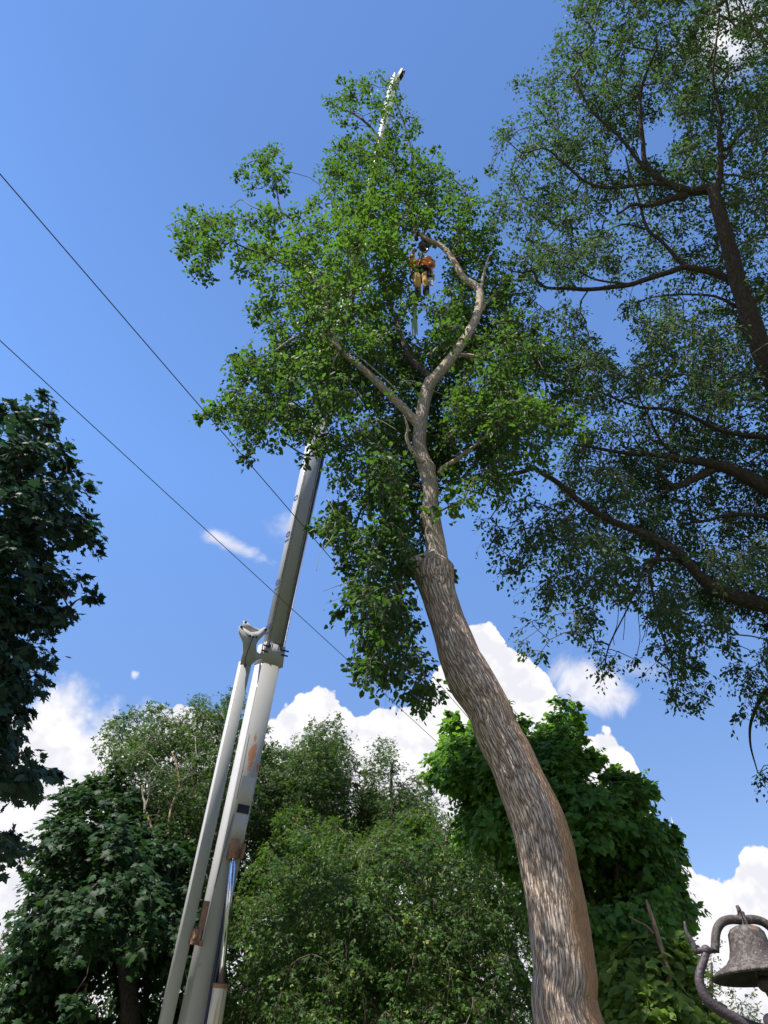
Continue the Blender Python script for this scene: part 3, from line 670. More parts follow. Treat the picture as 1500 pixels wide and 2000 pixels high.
# ------------------------------------------------------------------ the leaning tree in the middle
def leaning_tree():
    F = lambda y: 8.0 - 0.9 * (2000 - y) / 2000
    zf = lambda x, y: F(y) / (CP - (1000 - y) / FPX * SP)
    b = P(1112, 2000, zF(2000, 8.0)); base = np.array([b[0] + 0.28, 8.05, 0])
    root = empty('leaning_tree', base, 'tall leaning tree with thick furrowed grey-brown trunk in the middle', 'tree')
    tr = [(1112, 2000, 143), (1104, 1900, 134), (1091, 1800, 126), (1079, 1725, 123), (1064, 1655, 119), (1048, 1600, 114), (1007, 1500, 98), (994, 1473, 96),
          (971, 1430, 93), (955, 1387, 91), (930, 1343, 90), (910, 1307, 88), (897, 1280, 82), (874, 1213, 70), (857, 1163, 69), (849, 1130, 77), (849, 1111, 74), (851, 1101, 62),
          (854, 1094, 43), (849, 1050, 38), (843, 1013, 35), (841, 990, 31), (841, 947, 30), (832, 915, 30), (821, 880, 27), (820, 845, 26), (825, 805, 25), (832, 770, 25), (841, 745, 25)]
    t = np.array(tr, float); z = np.array([zf(a, b_) for a, b_ in t[:, :2]]); p = np.array([P(a, b_, c) for (a, b_), c in zip(t[:, :2], z)]); r = t[:, 2] / 2 * z / FPX * np.interp(t[:, 1], [1120, 1300, 1600, 2000], [1.0, 0.97, 0.91, 0.91])
    p = np.vstack([[base + [0.10, 0, 0]], [base + [0.08, 0, 0.5]], [base + [0.03, -.02, 1.4]], p]); r = np.concatenate([[0.56, 0.38, 0.315], r])
    q = spline(p, 16); kk = np.linspace(0, len(p) - 1, len(q)); rr = np.interp(kk, np.arange(len(p)), r)
    a = Acc(); tube(a, q, rr, 96, lump=0.022, seed=3)
    # burl and knots: push vertices out around a few spots
    V = np.concatenate(a.v); side = len(q) * 96
    def ctr_at(y): 
        j = int(np.argmin(np.abs(t[:, 1] - y))); return p[3 + j], r[3 + j]
    for y, dx, amt, wd in ((1328, -1.0, 0.035, 0.22), (1120, -0.95, 0.13, 0.13), (1117, 0.8, 0.03, 0.12), (1655, 0.95, 0.012, 0.16), (1020, -0.9, 0.04, 0.10), (1250, -0.6, 0.05, 0.2), (925, 0.9, 0.03, 0.08)):
        c, R_ = ctr_at(y); pt = c + np.array([dx, -math.sqrt(max(0, 1 - dx * dx)), 0]) * R_; d = np.linalg.norm(V - pt, axis=1); g = np.exp(-(d / wd) ** 2) * amt
        V = V + nrm(V - c) * g[:, None]
    k = 0
    for i, v in enumerate(a.v): a.v[i] = V[k:k + len(v)]; k += len(v)
    a.build('trunk', M['bark_main'], root)
    limbs = [(q[int(len(q) * .6):], rr[int(len(q) * .6):])]
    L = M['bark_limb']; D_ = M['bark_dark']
    specs = [
        ([(838, 752, 24), (852, 735, 22), (872, 712, 21), (897, 678, 19), (918, 645, 18), (933, 612, 17), (938, 580, 16), (930, 560, 15), (908, 545, 13), (893, 522, 12), (878, 497, 11), (858, 478, 10), (836, 468, 9), (818, 455, 9)], L, (0, 0.1), 0.03),
        ([(818, 458, 9), (808, 430, 8), (797, 400, 8), (786, 370, 8), (775, 335, 7), (764, 308, 7), (752, 285, 6), (735, 262, 5), (715, 240, 5), (690, 222, 4), (655, 207, 3)], D_, (0.1, 0.4), 0.03),
        ([(814, 468, 8), (806, 440, 7), (802, 405, 6), (800, 360, 5), (806, 320, 4), (800, 280, 4), (785, 230, 3), (770, 190, 3)], D_, (0.1, 0.9), 0.03),
        ([(842, 742, 17), (830, 728, 14), (812, 712, 13), (798, 694, 12), (790, 675, 11), (782, 650, 9), (772, 620, 8), (760, 590, 7), (750, 560, 6), (742, 520, 5)], D_, (0, 0.8), 0.03),
        ([(824, 838, 20), (806, 818, 18), (792, 802, 17), (776, 785, 17), (755, 765, 16), (736, 746, 15), (716, 727, 14), (696, 710, 13), (676, 694, 12), (660, 678, 12), (652, 655, 10), (648, 630, 9), (640, 600, 8), (630, 570, 7), (612, 540, 6), (596, 520, 5)], L, (0, -0.6), 0.04),
        ([(668, 688, 8), (650, 670, 7), (625, 658, 6), (600, 652, 6), (575, 660, 5), (555, 672, 4), (530, 690, 3), (505, 700, 3)], L, (-0.4, -1.0), 0.03),
        ([(652, 680, 6), (632, 672, 5), (600, 668, 5), (572, 674, 4), (552, 696, 4), (536, 715, 3)], D_, (-0.4, -0.2), 0.03),
        ([(645, 640, 6), (642, 600, 5), (640, 560, 4), (625, 530, 4), (604, 500, 3)], D_, (-0.6, -1.4), 0.02),
        ([(692, 640, 5), (690, 600, 5), (688, 560, 4), (680, 520, 3)], D_, (-0.9, -1.3), 0.02),
        ([(630, 575, 5), (600, 545, 5), (560, 520, 4), (520, 498, 4), (470, 480, 3), (430, 450, 3), (405, 430, 2)], D_, (-0.6, -0.4), 0.02),
        ([(604, 505, 5), (590, 470, 4), (570, 430, 4), (548, 410, 4), (540, 370, 3), (530, 330, 2)], D_, (-0.5, 0.0), 0.02),
        ([(858, 926, 13), (866, 914, 11), (884, 903, 10), (905, 888, 8), (925, 872, 7), (942, 858, 6), (965, 843, 5), (990, 828, 4), (1020, 812, 4), (1060, 795, 3)], L, (0, -0.5), 0.04),
        ([(828, 905, 12), (812, 890, 10), (800, 872, 8), (794, 852, 7), (796, 835, 6), (790, 815, 4)], L, (-0.1, -0.3), 0.04),
        ([(900, 694, 9), (918, 694, 7), (940, 698, 6), (960, 690, 5), (985, 672, 4), (1010, 650, 3)], L, (0, -0.3), 0.03),
        ([(936, 575, 8), (941, 555, 6), (946, 530, 5), (955, 500, 3)], L, (0, -0.1), 0.02),
        ([(938, 610, 7), (952, 590, 6), (975, 566, 5), (1000, 548, 4), (1030, 545, 3)], L, (0, 0.5), 0.02),
        ([(880, 500, 5), (900, 455, 4), (915, 410, 4), (905, 370, 3), (880, 345, 3)], D_, (0.1, 0.5), 0.02),
        ([(840, 960, 9), (810, 948, 8), (775, 952, 7), (740, 962, 6), (718, 975, 5), (700, 1010, 4), (690, 1060, 4)], D_, (0.2, 0.9), 0.03),
        ([(842, 990, 8), (815, 1010, 7), (780, 1060, 6), (760, 1120, 6), (755, 1180, 5), (770, 1240, 5), (785, 1300, 4)], D_, (0.2, 1.0), 0.03),
        ([(790, 800, 8), (740, 830, 6), (700, 860, 5), (650, 880, 4), (600, 890, 3), (550, 860, 3)], D_, (0.2, 0.3), 0.02),
        ([(740, 750, 7), (700, 770, 6), (640, 790, 5), (570, 800, 4), (500, 800, 3), (450, 790, 3)], D_, (0.1, -0.4), 0.02),
    ]
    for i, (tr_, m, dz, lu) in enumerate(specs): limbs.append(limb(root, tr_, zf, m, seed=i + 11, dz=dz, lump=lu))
    # pale dead twigs
    for tr_ in ([(662, 688, 3), (655, 700, 3), (650, 712, 2), (655, 722, 2)], [(662, 686, 3), (690, 690, 3), (720, 712, 3), (752, 740, 3), (775, 762, 3)], [(800, 838, 3), (792, 850, 2), (795, 868, 2)],
                [(775, 840, 2), (750, 825, 2), (735, 820, 2), (720, 830, 2), (718, 850, 1)], [(450, 405, 2), (470, 390, 2), (490, 402, 2), (520, 415, 3)], [(640, 975, 1), (655, 1010, 2), (648, 1050, 2), (625, 1080, 1), (618, 1115, 1)],
                [(640, 1052, 1), (660, 1090, 1), (650, 1120, 1)], [(630, 1155, 1), (670, 1140, 2), (700, 1130, 2)]):
        q, rr = limb(root, tr_, lambda x, y: zf(x, y) - 0.9, None, build=False); tw = Acc(); tube(tw, q, rr, 5, seed=9); tw.build('dead_twig', M['twig_light'], root)
    outer = [(715, 112), (745, 130), (772, 135), (782, 158), (788, 190), (810, 205), (818, 240), (832, 264), (878, 266), (872, 287), (850, 302), (865, 312), (880, 322), (905, 340), (935, 355), (955, 375),
             (962, 430), (975, 480), (990, 520), (1000, 570), (1040, 630), (1100, 680), (1145, 735), (1160, 800), (1135, 862), (1085, 905), (1030, 925), (985, 985), (925, 990), (905, 1030), (897, 1020), (880, 960), (850, 990),
             (865, 1080), (880, 1110), (905, 1140), (880, 1150), (838, 1100), (806, 1130), (830, 1210), (850, 1290), (872, 1330), (868, 1368), (850, 1360), (825, 1397), (800, 1378), (760, 1362), (735, 1352), (722, 1328),
             (690, 1312), (690, 1240), (665, 1205), (650, 1190), (628, 1185), (655, 1170), (668, 1110), (655, 1070), (640, 1062), (600, 1030), (612, 985), (640, 960), (640, 928), (625, 880), (622, 935), (596, 918), (575, 945), (560, 935), (583, 905),
             (560, 882), (530, 872), (495, 888), (488, 922), (470, 918), (455, 885), (452, 850), (430, 838), (412, 842), (402, 864), (385, 852), (388, 792), (420, 782), (432, 745), (408, 738), (418, 712), (450, 692),
             (470, 680), (500, 668), (522, 652), (502, 630), (478, 612), (500, 585), (480, 560), (456, 552), (460, 525), (432, 532), (405, 562), (370, 532), (350, 492), (333, 440), (360, 405), (385, 372), (410, 382), (430, 370),
             (446, 400), (480, 415), (506, 402), (492, 380), (470, 352), (440, 346), (438, 320), (480, 312), (510, 278), (560, 290), (578, 320), (570, 350), (552, 400), (600, 372), (610, 330), (640, 288), (652, 268), (682, 250),
             (652, 240), (622, 200), (640, 185), (638, 160), (668, 150), (700, 138)]
    holes = [[(690, 1010), (740, 985), (745, 1000), (715, 1030)], [(905, 1000), (930, 1010), (920, 1060), (900, 1040)], [(760, 1340), (790, 1330), (780, 1350)], [(700, 240), (720, 235), (725, 255), (705, 262)]]
    avoid = [([(x, y) for x, y, w_ in tr], 8, 'behind')] + [([(x, y) for x, y, w_ in specs[k][0]], 3, 'behind') for k in (0, 3)] + [([(x, y) for x, y, w_ in specs[4][0][:9]], 3, 'behind'), ([(x, y) for x, y, w_ in specs[11][0][:6]], 3, 'behind'), ([(x, y) for x, y, w_ in specs[12][0]], 3, 'behind')]
    sunlit_spots = [P(640, 440, zf(640, 440) - 1.2), P(745, 480, zf(745, 480) - 1.2), P(560, 500, zf(560, 500) - 1.0), P(1080, 800, zf(1080, 800) - .8), P(890, 960, zf(890, 960) - .5), P(640, 620, zf(640, 620) - 1.2)]  # crown patches where sunlight is put into the leaf tint
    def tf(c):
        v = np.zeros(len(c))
        for b_, s_ in zip(sunlit_spots, (1.5, 1.1, 1.3, 1.1, .5, 1.3)): v += np.exp(-((c - b_) ** 2).sum(1) / (s_ * s_))
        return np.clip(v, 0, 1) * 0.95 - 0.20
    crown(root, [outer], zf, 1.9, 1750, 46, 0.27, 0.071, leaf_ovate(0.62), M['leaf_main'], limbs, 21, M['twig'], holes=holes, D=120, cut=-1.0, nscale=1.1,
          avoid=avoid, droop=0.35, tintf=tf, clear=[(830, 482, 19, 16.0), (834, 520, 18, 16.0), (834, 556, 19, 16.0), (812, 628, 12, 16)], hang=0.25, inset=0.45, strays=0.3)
    # fresh shoots on the stem
    rg = np.random.default_rng(8)
    for cx, cy, rx, ry, dzz, nn_ in ((886, 965, 17, 42, -0.15, 70), (850, 1000, 14, 12, -0.42, 14), (742, 1238, 14, 12, -1.0, 14)):
        pos = []; sh = Acc()
        for k in range(nn_):
            x, y = cx + rg.normal() * rx * .6, cy + rg.normal() * ry * .6; pos.append(P(x, y, zf(x, y) + dzz + rg.uniform(-.12, .12)))
        pos = np.array(pos); m = len(pos)
        put_leaves(sh, leaf_ovate(0.75), pos, nrm(rg.normal(size=(m, 3)) + [0, -.3, -.4]), nrm(rg.normal(size=(m, 3)) * .6 + [0, 0, 1]), rg.uniform(.08, .13, m), np.clip(rg.normal(.95, .1, m), 0, 1))
        sh.build('foliage', M['leaf_main'], root, smooth=False)
leaning_tree()

# ------------------------------------------------------------------ the big tree on the right
def right_tree():
    zf = lambda x, y: 14.0 + 0 * x + 3.0 * np.clip((900 - y) / 900, -0.2, 1.0)
    base = np.array([9.6, 12.0, 0])
    root = empty('spreading_tree', base, 'huge dark spreading tree with long crooked limbs and tiny leaves on the right', 'tree')
    D_ = M['bark_dark']; tk = Acc()
    low = P(1700, 1330, 13.8)
    q = spline([base, base + [0, 0, 1.5], low, P(1640, 1000, 13.9), P(1570, 830, 14.2), P(1500, 715, 14.5), P(1462, 610, 14.8), P(1440, 545, 15.0), P(1424, 480, 15.2), P(1405, 415, 15.4), P(1392, 368, 15.6)], 8)
    rr = np.interp(np.linspace(0, 10, len(q)), range(11), [0.7, 0.55, 0.46, 0.38, 0.28, 0.20, 0.18, 0.16, 0.145, 0.13, 0.12]); tube(tk, q, rr, 28, lump=0.04, seed=31)
    tk.build('trunk', D_, root); limbs = [(q[30:], rr[30:])]
    S = [
        [(1394, 374, 20), (1375, 370, 20), (1355, 374, 19), (1335, 370, 17), (1312, 362, 15), (1290, 350, 13), (1272, 335, 12), (1258, 310, 10), (1256, 280, 9), (1252, 245, 8), (1250, 200, 7), (1255, 165, 6), (1268, 130, 5), (1285, 90, 4)],
        [(1340, 382, 14), (1310, 388, 12), (1290, 396, 10), (1262, 402, 8), (1235, 400, 6), (1205, 420, 5)],
        [(1300, 360, 9), (1270, 358, 8), (1240, 362, 7), (1210, 366, 7), (1180, 366, 7), (1155, 360, 6), (1130, 345, 5), (1105, 322, 5), (1080, 300, 4), (1060, 290, 3), (1020, 300, 2)],
        [(1270, 335, 8), (1245, 312, 7), (1225, 285, 6), (1205, 262, 6), (1180, 240, 5), (1160, 222, 5), (1140, 190, 4), (1120, 150, 3)],
        [(1398, 372, 15), (1406, 350, 12), (1407, 320, 11), (1408, 290, 11), (1404, 260, 8), (1408, 230, 7), (1400, 190, 6), (1392, 150, 5), (1398, 90, 4), (1405, 20, 3)],
        [(1412, 300, 7), (1440, 270, 5), (1470, 240, 4), (1500, 200, 3)],
        [(1436, 552, 16), (1415, 542, 15), (1390, 532, 14), (1362, 526, 13), (1335, 522, 12), (1312, 530, 11), (1285, 538, 11), (1255, 548, 10), (1230, 556, 9), (1200, 560, 9), (1170, 564, 8), (1140, 565, 8), (1110, 563, 7), (1070, 562, 6), (1050, 550, 5), (1042, 530, 4), (1020, 532, 3), (1000, 530, 3)],
        [(1338, 520, 10), (1322, 505, 9), (1305, 485, 8), (1288, 468, 7), (1268, 452, 7), (1258, 430, 6), (1250, 400, 5), (1240, 365, 5), (1228, 330, 4), (1222, 305, 3)],
        [(1260, 448, 5), (1235, 440, 4), (1210, 440, 3), (1170, 460, 3), (1130, 480, 2)],
        [(1245, 555, 5), (1200, 552, 4), (1160, 545, 4), (1130, 530, 3), (1100, 520, 3)],
        [(1440, 600, 8), (1400, 580, 5), (1350, 575, 4), (1290, 578, 3), (1240, 590, 2)],
        [(1610, 1000, 40), (1560, 975, 34), (1500, 955, 28), (1465, 935, 26), (1430, 918, 24), (1400, 908, 20), (1370, 902, 16), (1340, 900, 13), (1310, 892, 12), (1280, 888, 10), (1250, 886, 9), (1215, 884, 8), (1180, 878, 7), (1150, 872, 5), (1120, 868, 3)],
        [(1400, 912, 18), (1375, 926, 16), (1350, 938, 14), (1325, 950, 12), (1308, 945, 9), (1292, 925, 7), (1275, 905, 6), (1255, 880, 4), (1235, 850, 3)],
        [(1320, 945, 7), (1290, 965, 5), (1250, 985, 4), (1210, 995, 3)],
        [(1660, 1240, 60), (1580, 1205, 44), (1500, 1183, 36), (1465, 1175, 34), (1432, 1165, 31), (1400, 1150, 28), (1370, 1130, 23), (1345, 1100, 20), (1325, 1078, 18), (1295, 1062, 16), (1265, 1045, 15), (1230, 1032, 14), (1195, 1018, 13), (1165, 1002, 13), (1140, 985, 12), (1115, 965, 11), (1085, 940, 10), (1060, 925, 9), (1043, 912, 8)],
        [(1043, 912, 8), (1025, 920, 9), (1000, 926, 8), (975, 930, 8), (945, 932, 7), (915, 936, 6), (890, 942, 5)],
        [(1400, 1150, 14), (1370, 1120, 10), (1330, 1098, 9), (1290, 1092, 8), (1262, 1100, 6), (1250, 1130, 4), (1225, 1190, 3), (1190, 1260, 3), (1180, 1310, 2)],
        [(1290, 1062, 12), (1285, 1085, 9), (1270, 1120, 6), (1280, 1180, 5), (1300, 1260, 4), (1340, 1330, 3)],
        [(1600, 880, 16), (1500, 855, 10), (1440, 848, 9), (1400, 838, 8), (1365, 820, 8), (1330, 806, 7), (1290, 798, 6), (1250, 795, 5), (1205, 780, 4), (1160, 760, 3)],
        [(1620, 1030, 20), (1540, 1018, 13), (1500, 1010, 10), (1460, 1005, 9), (1420, 1006, 8), (1385, 1016, 6), (1352, 1020, 5)],
        [(1320, 890, 6), (1290, 860, 5), (1270, 820, 4), (1250, 780, 3)],
        [(1500, 720, 12), (1480, 650, 9), (1470, 600, 7), (1500, 560, 6)],
        [(1640, 1300, 30), (1560, 1330, 16), (1500, 1350, 9), (1470, 1400, 6), (1465, 1450, 4), (1480, 1510, 2)],
        [(1380, 830, 6), (1390, 790, 5), (1420, 745, 4), (1460, 720, 4)],
    ]
    for i, tr_ in enumerate(S): limbs.append(limb(root, tr_, zf, D_, seed=i + 51, dz=(0, random.Random(i).uniform(-.5, .1)), lump=0.05))
    # bare drooping twigs
    for k, (x, y, L) in enumerate(((1258, 1180, 75), (1250, 1190, 90), (1268, 1185, 60), (1225, 1200, 50), (1440, 1190, 40), (1210, 1215, 45))):
        q = spline([P(x, y - 60, 13.6), P(x - 4, y, 13.6), P(x + 3 - 3 * k, y + L * .6, 13.6), P(x - 5 - k, y + L, 13.6)], 5); tw = Acc(); tube(tw, q, 0.007, 5); tw.build('bare_twig', M['twig'], root)
    outer = [(1090, -240), (1098, -60), (1094, 0), (1092, 35), (1072, 78), (1050, 112), (1010, 130), (978, 147), (1000, 178), (1002, 215), (962, 262), (948, 300), (955, 350), (965, 395), (935, 440), (925, 500), (935, 570), (960, 610), (980, 660),
             (960, 720), (950, 800), (960, 880), (965, 945), (925, 1010), (910, 1060), (918, 1110), (945, 1160), (985, 1182), (1002, 1235), (1010, 1285), (1045, 1292), (1086, 1284), (1088, 1242), (1130, 1240), (1150, 1275), (1168, 1335), (1195, 1332),
             (1215, 1312), (1245, 1292), (1275, 1335), (1300, 1362), (1305, 1385), (1350, 1402), (1385, 1380), (1400, 1345), (1425, 1338), (1432, 1385), (1438, 1440), (1458, 1480), (1470, 1530), (1480, 1548), (1520, 1552), (1700, 1500), (1850, 1200), (1850, 200), (1750, -240)]
    holes = [[(1130, 545), (1190, 575), (1230, 640), (1235, 700), (1200, 700), (1175, 650), (1140, 600)], [(1155, 520), (1190, 530), (1175, 555)], [(1262, 250), (1300, 240), (1330, 270), (1300, 300), (1270, 290)], [(1200, 300), (1230, 300), (1225, 330), (1195, 330)],
             [(1180, 1160), (1250, 1190), (1262, 1250), (1210, 1270), (1190, 1230)], [(1360, 1260), (1420, 1270), (1400, 1300)], [(1425, 1200), (1480, 1205), (1490, 1260), (1440, 1235)], [(1470, 1440), (1500, 1400), (1500, 1460)], [(1240, 1060), (1262, 1065), (1258, 1090), (1240, 1090)],
             [(1400, 60), (1440, 75), (1450, 110), (1410, 100)], [(1225, 540), (1250, 560), (1240, 580)], [(1060, 560), (1090, 570), (1075, 600)]]
    avoid = [([(x, y) for x, y, w_ in S[k]], 2, 'behind') for k in (0, 2, 3, 4, 6, 7, 11, 12, 14, 15, 18, 19)] + [([(1570, 830), (1500, 715), (1462, 610), (1440, 545), (1424, 480), (1405, 415), (1392, 368)], 3, 'behind')]
    crown(root, [outer], zf, 2.8, 3900, 48, 0.36, 0.078, leaf_ovate(0.5), M['leaf_right'], limbs, 77, M['twig'], holes=holes, D=200, cut=-0.6, nscale=1.0, avoid=avoid, droop=0.5,
          nrmmix=(0.9, 0.2, 0.8), twigs=5, hang=0.35, inset=0.5, behind=0.2, strays=0.4)
right_tree()

# ------------------------------------------------------------------ dark maple at the left edge
def left_maple():
    zf = lambda x, y: 9.6 + 0 * x + 1.6 * np.clip((1300 - y) / 600, -0.4, 1)
    base = np.array([-7.0, 9.6, 0]); root = empty('maple_tree', base, 'dark maple with big lobed leaves cut off by the left edge', 'tree')
    q = spline([base, base + [0, 0, 2.5], base + [.1, 0, 5], base + [0.0, 0, 8], base + [.2, 0, 10.5]], 8); rr = np.linspace(0.34, 0.05, len(q)); a = Acc(); tube(a, q, rr, 24, lump=0.04, seed=5); a.build('trunk', M['bark_dark'], root)
    limbs = [(q[8:], rr[8:])]
    for i, (h, tx, ty) in enumerate(((3.0, 60, 1500), (2.6, -10, 1640), (4.2, 50, 1330), (5.2, 110, 1150), (6.0, 120, 1050), (7.0, 130, 930), (8.0, 90, 820), (6.6, -60, 1000), (4.4, -80, 1400), (8.6, 30, 850))):
        s = base + [0.05, 0, h]; e = P(tx, ty, float(zf(0, ty))); m_ = (s + e) / 2 + [0, 0, -.1]; qq = spline([s, m_, e], 8); r2 = np.linspace(.07, .015, len(qq))
        a = Acc(); tube(a, qq, r2, 8, seed=i); a.build('branch', M['bark_dark'], root); limbs.append((qq, r2))
    outer = [(-60, 760), (0, 775), (30, 790), (70, 785), (85, 755), (102, 768), (128, 785), (135, 830), (150, 858), (130, 880), (190, 930), (196, 972), (160, 985), (205, 1048), (192, 1090), (150, 1102), (192, 1150), (186, 1172), (130, 1180), (152, 1195),
             (196, 1242), (150, 1238), (110, 1232), (105, 1290), (78, 1330), (104, 1372), (60, 1378), (78, 1420), (106, 1458), (102, 1490), (150, 1520), (118, 1536), (90, 1530), (72, 1556), (30, 1562), (0, 1545), (-150, 1560), (-330, 1400), (-330, 900)]
    low = [(0, 1600), (20, 1608), (45, 1628), (62, 1668), (38, 1690), (0, 1682), (-150, 1680), (-150, 1600)]
    crown(root, [outer, low], zf, 1.3, 800, 34, 0.25, 0.108, leaf_maple(), M['leaf_maple'], limbs, 40, M['twig'], D=110, cut=-1.2, droop=0.55, nrmmix=(1.1, 0.5, 0.45), twigs=5, inset=0.42, hang=0.15,
          holes=[[(10, 1210), (30, 1215), (20, 1240)]])
left_maple()

# ------------------------------------------------------------------ the trees behind
def seed_clusters(root, F, poly, n_, seed, mat):
    rg = np.random.default_rng(seed); a = Acc(); poly = np.array(poly, float); k = 0; pos = []
    while len(pos) < n_:
        x, y = rg.uniform(poly[:, 0].min(), poly[:, 0].max()), rg.uniform(poly[:, 1].min(), poly[:, 1].max())
        if inpoly(np.array([x]), np.array([y]), poly)[0] > 8: pos.append(P(x, y, zF(y, F - rg.uniform(1.9, 2.6))))
    for c in pos:
        m = rg.integers(7, 14); p = c + rg.normal(size=(m, 3)) * [.045, .045, .10]
        put_leaves(a, leaf_ovate(0.34), p, nrm(rg.normal(size=(m, 3)) * .3 + [0, 0, -1]), nrm(rg.normal(size=(m, 3)) + [0, -.5, 0]), rg.uniform(.05, .08, m), np.clip(rg.normal(.6, .2, m), 0, 1))
    o = a.build('seed_clusters', mat, root, smooth=False); o['kind'] = 'stuff'
def back_tree(name, label, F0, polys, nclump, per, rad, size, tmpl, mat, seed, trunkpx, branches=(), holes=(), T=1.8, bark='bark_dark', twig='twig', trunkw=0.2, D=120, **kw):
    sc_ = kw.pop('push', 1.0); F = F0 * sc_; rad *= sc_; size *= sc_; T = T * sc_
    zf = lambda x, y: F / (CP - (1000 - y) / FPX * SP)
    x0 = P(trunkpx[0][0], trunkpx[0][1], zF(trunkpx[0][1], F)); base = np.array([x0[0], F, 0]); root = empty(name, base, label, 'tree' if 'shrub' not in name else 'shrub', kw.pop('group', None))
    pts = [base] + [P(a, b, zF(b, F)) for a, b in trunkpx]; q = spline(pts, 7); rr = np.linspace(trunkw, 0.03, len(q)); a = Acc(); tube(a, q, rr, 16, lump=0.06, seed=seed); a.build('trunk', M[bark], root)
    limbs = [(q[4:], rr[4:])]
    for i, (tr_, dz, bm) in enumerate(branches): limbs.append(limb(root, tr_, zf, M[bm], seed=seed + i, dz=dz, lump=0.05, sides=10))
    crown(root, polys, zf, T, nclump, per, rad, size, tmpl, M[mat], limbs, seed, M[twig], holes=holes, D=D, **kw)
    return root
# far foliage behind everything at both bottom corners
back_tree('distant_tree', 'hazy distant tree low behind the rusty bell', 26, [[(1345, 1890), (1370, 1850), (1385, 1820), (1400, 1832), (1420, 1860), (1425, 1900), (1440, 1935), (1462, 1925), (1480, 1950), (1500, 1990), (1510, 2150), (1300, 2150), (1310, 1900)]],
          170, 30, 0.55, 0.12, leaf_ovate(0.4), 'leaf_far', 301, [(1395, 2050), (1390, 1880)], cut=-0.9, D=90, twig='twig_light')
back_tree('distant_tree', 'small pale distant tree peeking in at the bottom left corner', 28, [[(-40, 1830), (5, 1820), (30, 1850), (30, 1900), (10, 2100), (-60, 2100)]],
          80, 30, 0.6, 0.12, leaf_ovate(0.4), 'leaf_far', 302, [(-20, 2050), (0, 1850)], D=60)
# back row that closes the gaps
back_tree('background_tree', 'dark tree of the back row behind the broad maple and the crane', 27, [[(60, 1720), (150, 1640), (260, 1560), (380, 1500), (480, 1480), (560, 1520), (600, 1600), (600, 2100), (40, 2100)]],
          620, 40, 0.75, 0.17, leaf_ovate(0.6), 'leaf_bgmaple', 311, [(320, 2050), (330, 1700)], D=90, T=2.5)
back_tree('background_tree', 'dark tree of the back row behind the seeding tree', 28, [[(540, 1560), (640, 1540), (740, 1580), (840, 1600), (900, 1640), (930, 1760), (930, 2100), (520, 2100)]],
          420, 40, 0.75, 0.17, leaf_ovate(0.6), 'leaf_bush', 312, [(740, 2050), (740, 1750)], D=90, T=2.5)
back_tree('background_tree', 'green tree of the back row showing between the thick trunk and the bell', 25, [[(1000, 1700), (1080, 1600), (1180, 1580), (1270, 1650), (1300, 1760), (1320, 1860), (1330, 2100), (1060, 2100), (1040, 1900)]],
          330, 40, 0.65, 0.16, leaf_ovate(0.6), 'leaf_linden', 313, [(1180, 2050), (1180, 1750)], D=90, T=2.2)
# broad dark maple low on the left
back_tree('broad_maple', 'broad dark green maple filling the bottom left corner', 13.5,
          [[(140, 1530), (105, 1560), (82, 1598), (66, 1650), (74, 1686), (42, 1709), (60, 1735), (24, 1770), (36, 1790), (25, 1818), (38, 1838), (5, 1880), (0, 2120), (440, 2120), (420, 1700), (330, 1600), (230, 1500)]],
          720, 38, 0.40, 0.115, leaf_maple(), 'leaf_bgmaple', 110, [(250, 2050), (240, 1850), (250, 1700), (260, 1600)], T=2.2, droop=0.6, nrmmix=(1.0, 0.7, 0.5), push=1.32, layered=True, cut=-0.85, hang=0.3, inset=0.4, trunkw=.25,
          branches=[([(158, 2010, 7), (160, 1975, 7), (165, 1945, 6), (170, 1920, 5)], (-.5, -.5), 'bark_tan')], holes=[[(175, 1935), (190, 1905), (235, 1915), (215, 1960), (180, 1975)], [(195, 1862), (215, 1858), (212, 1872)]])
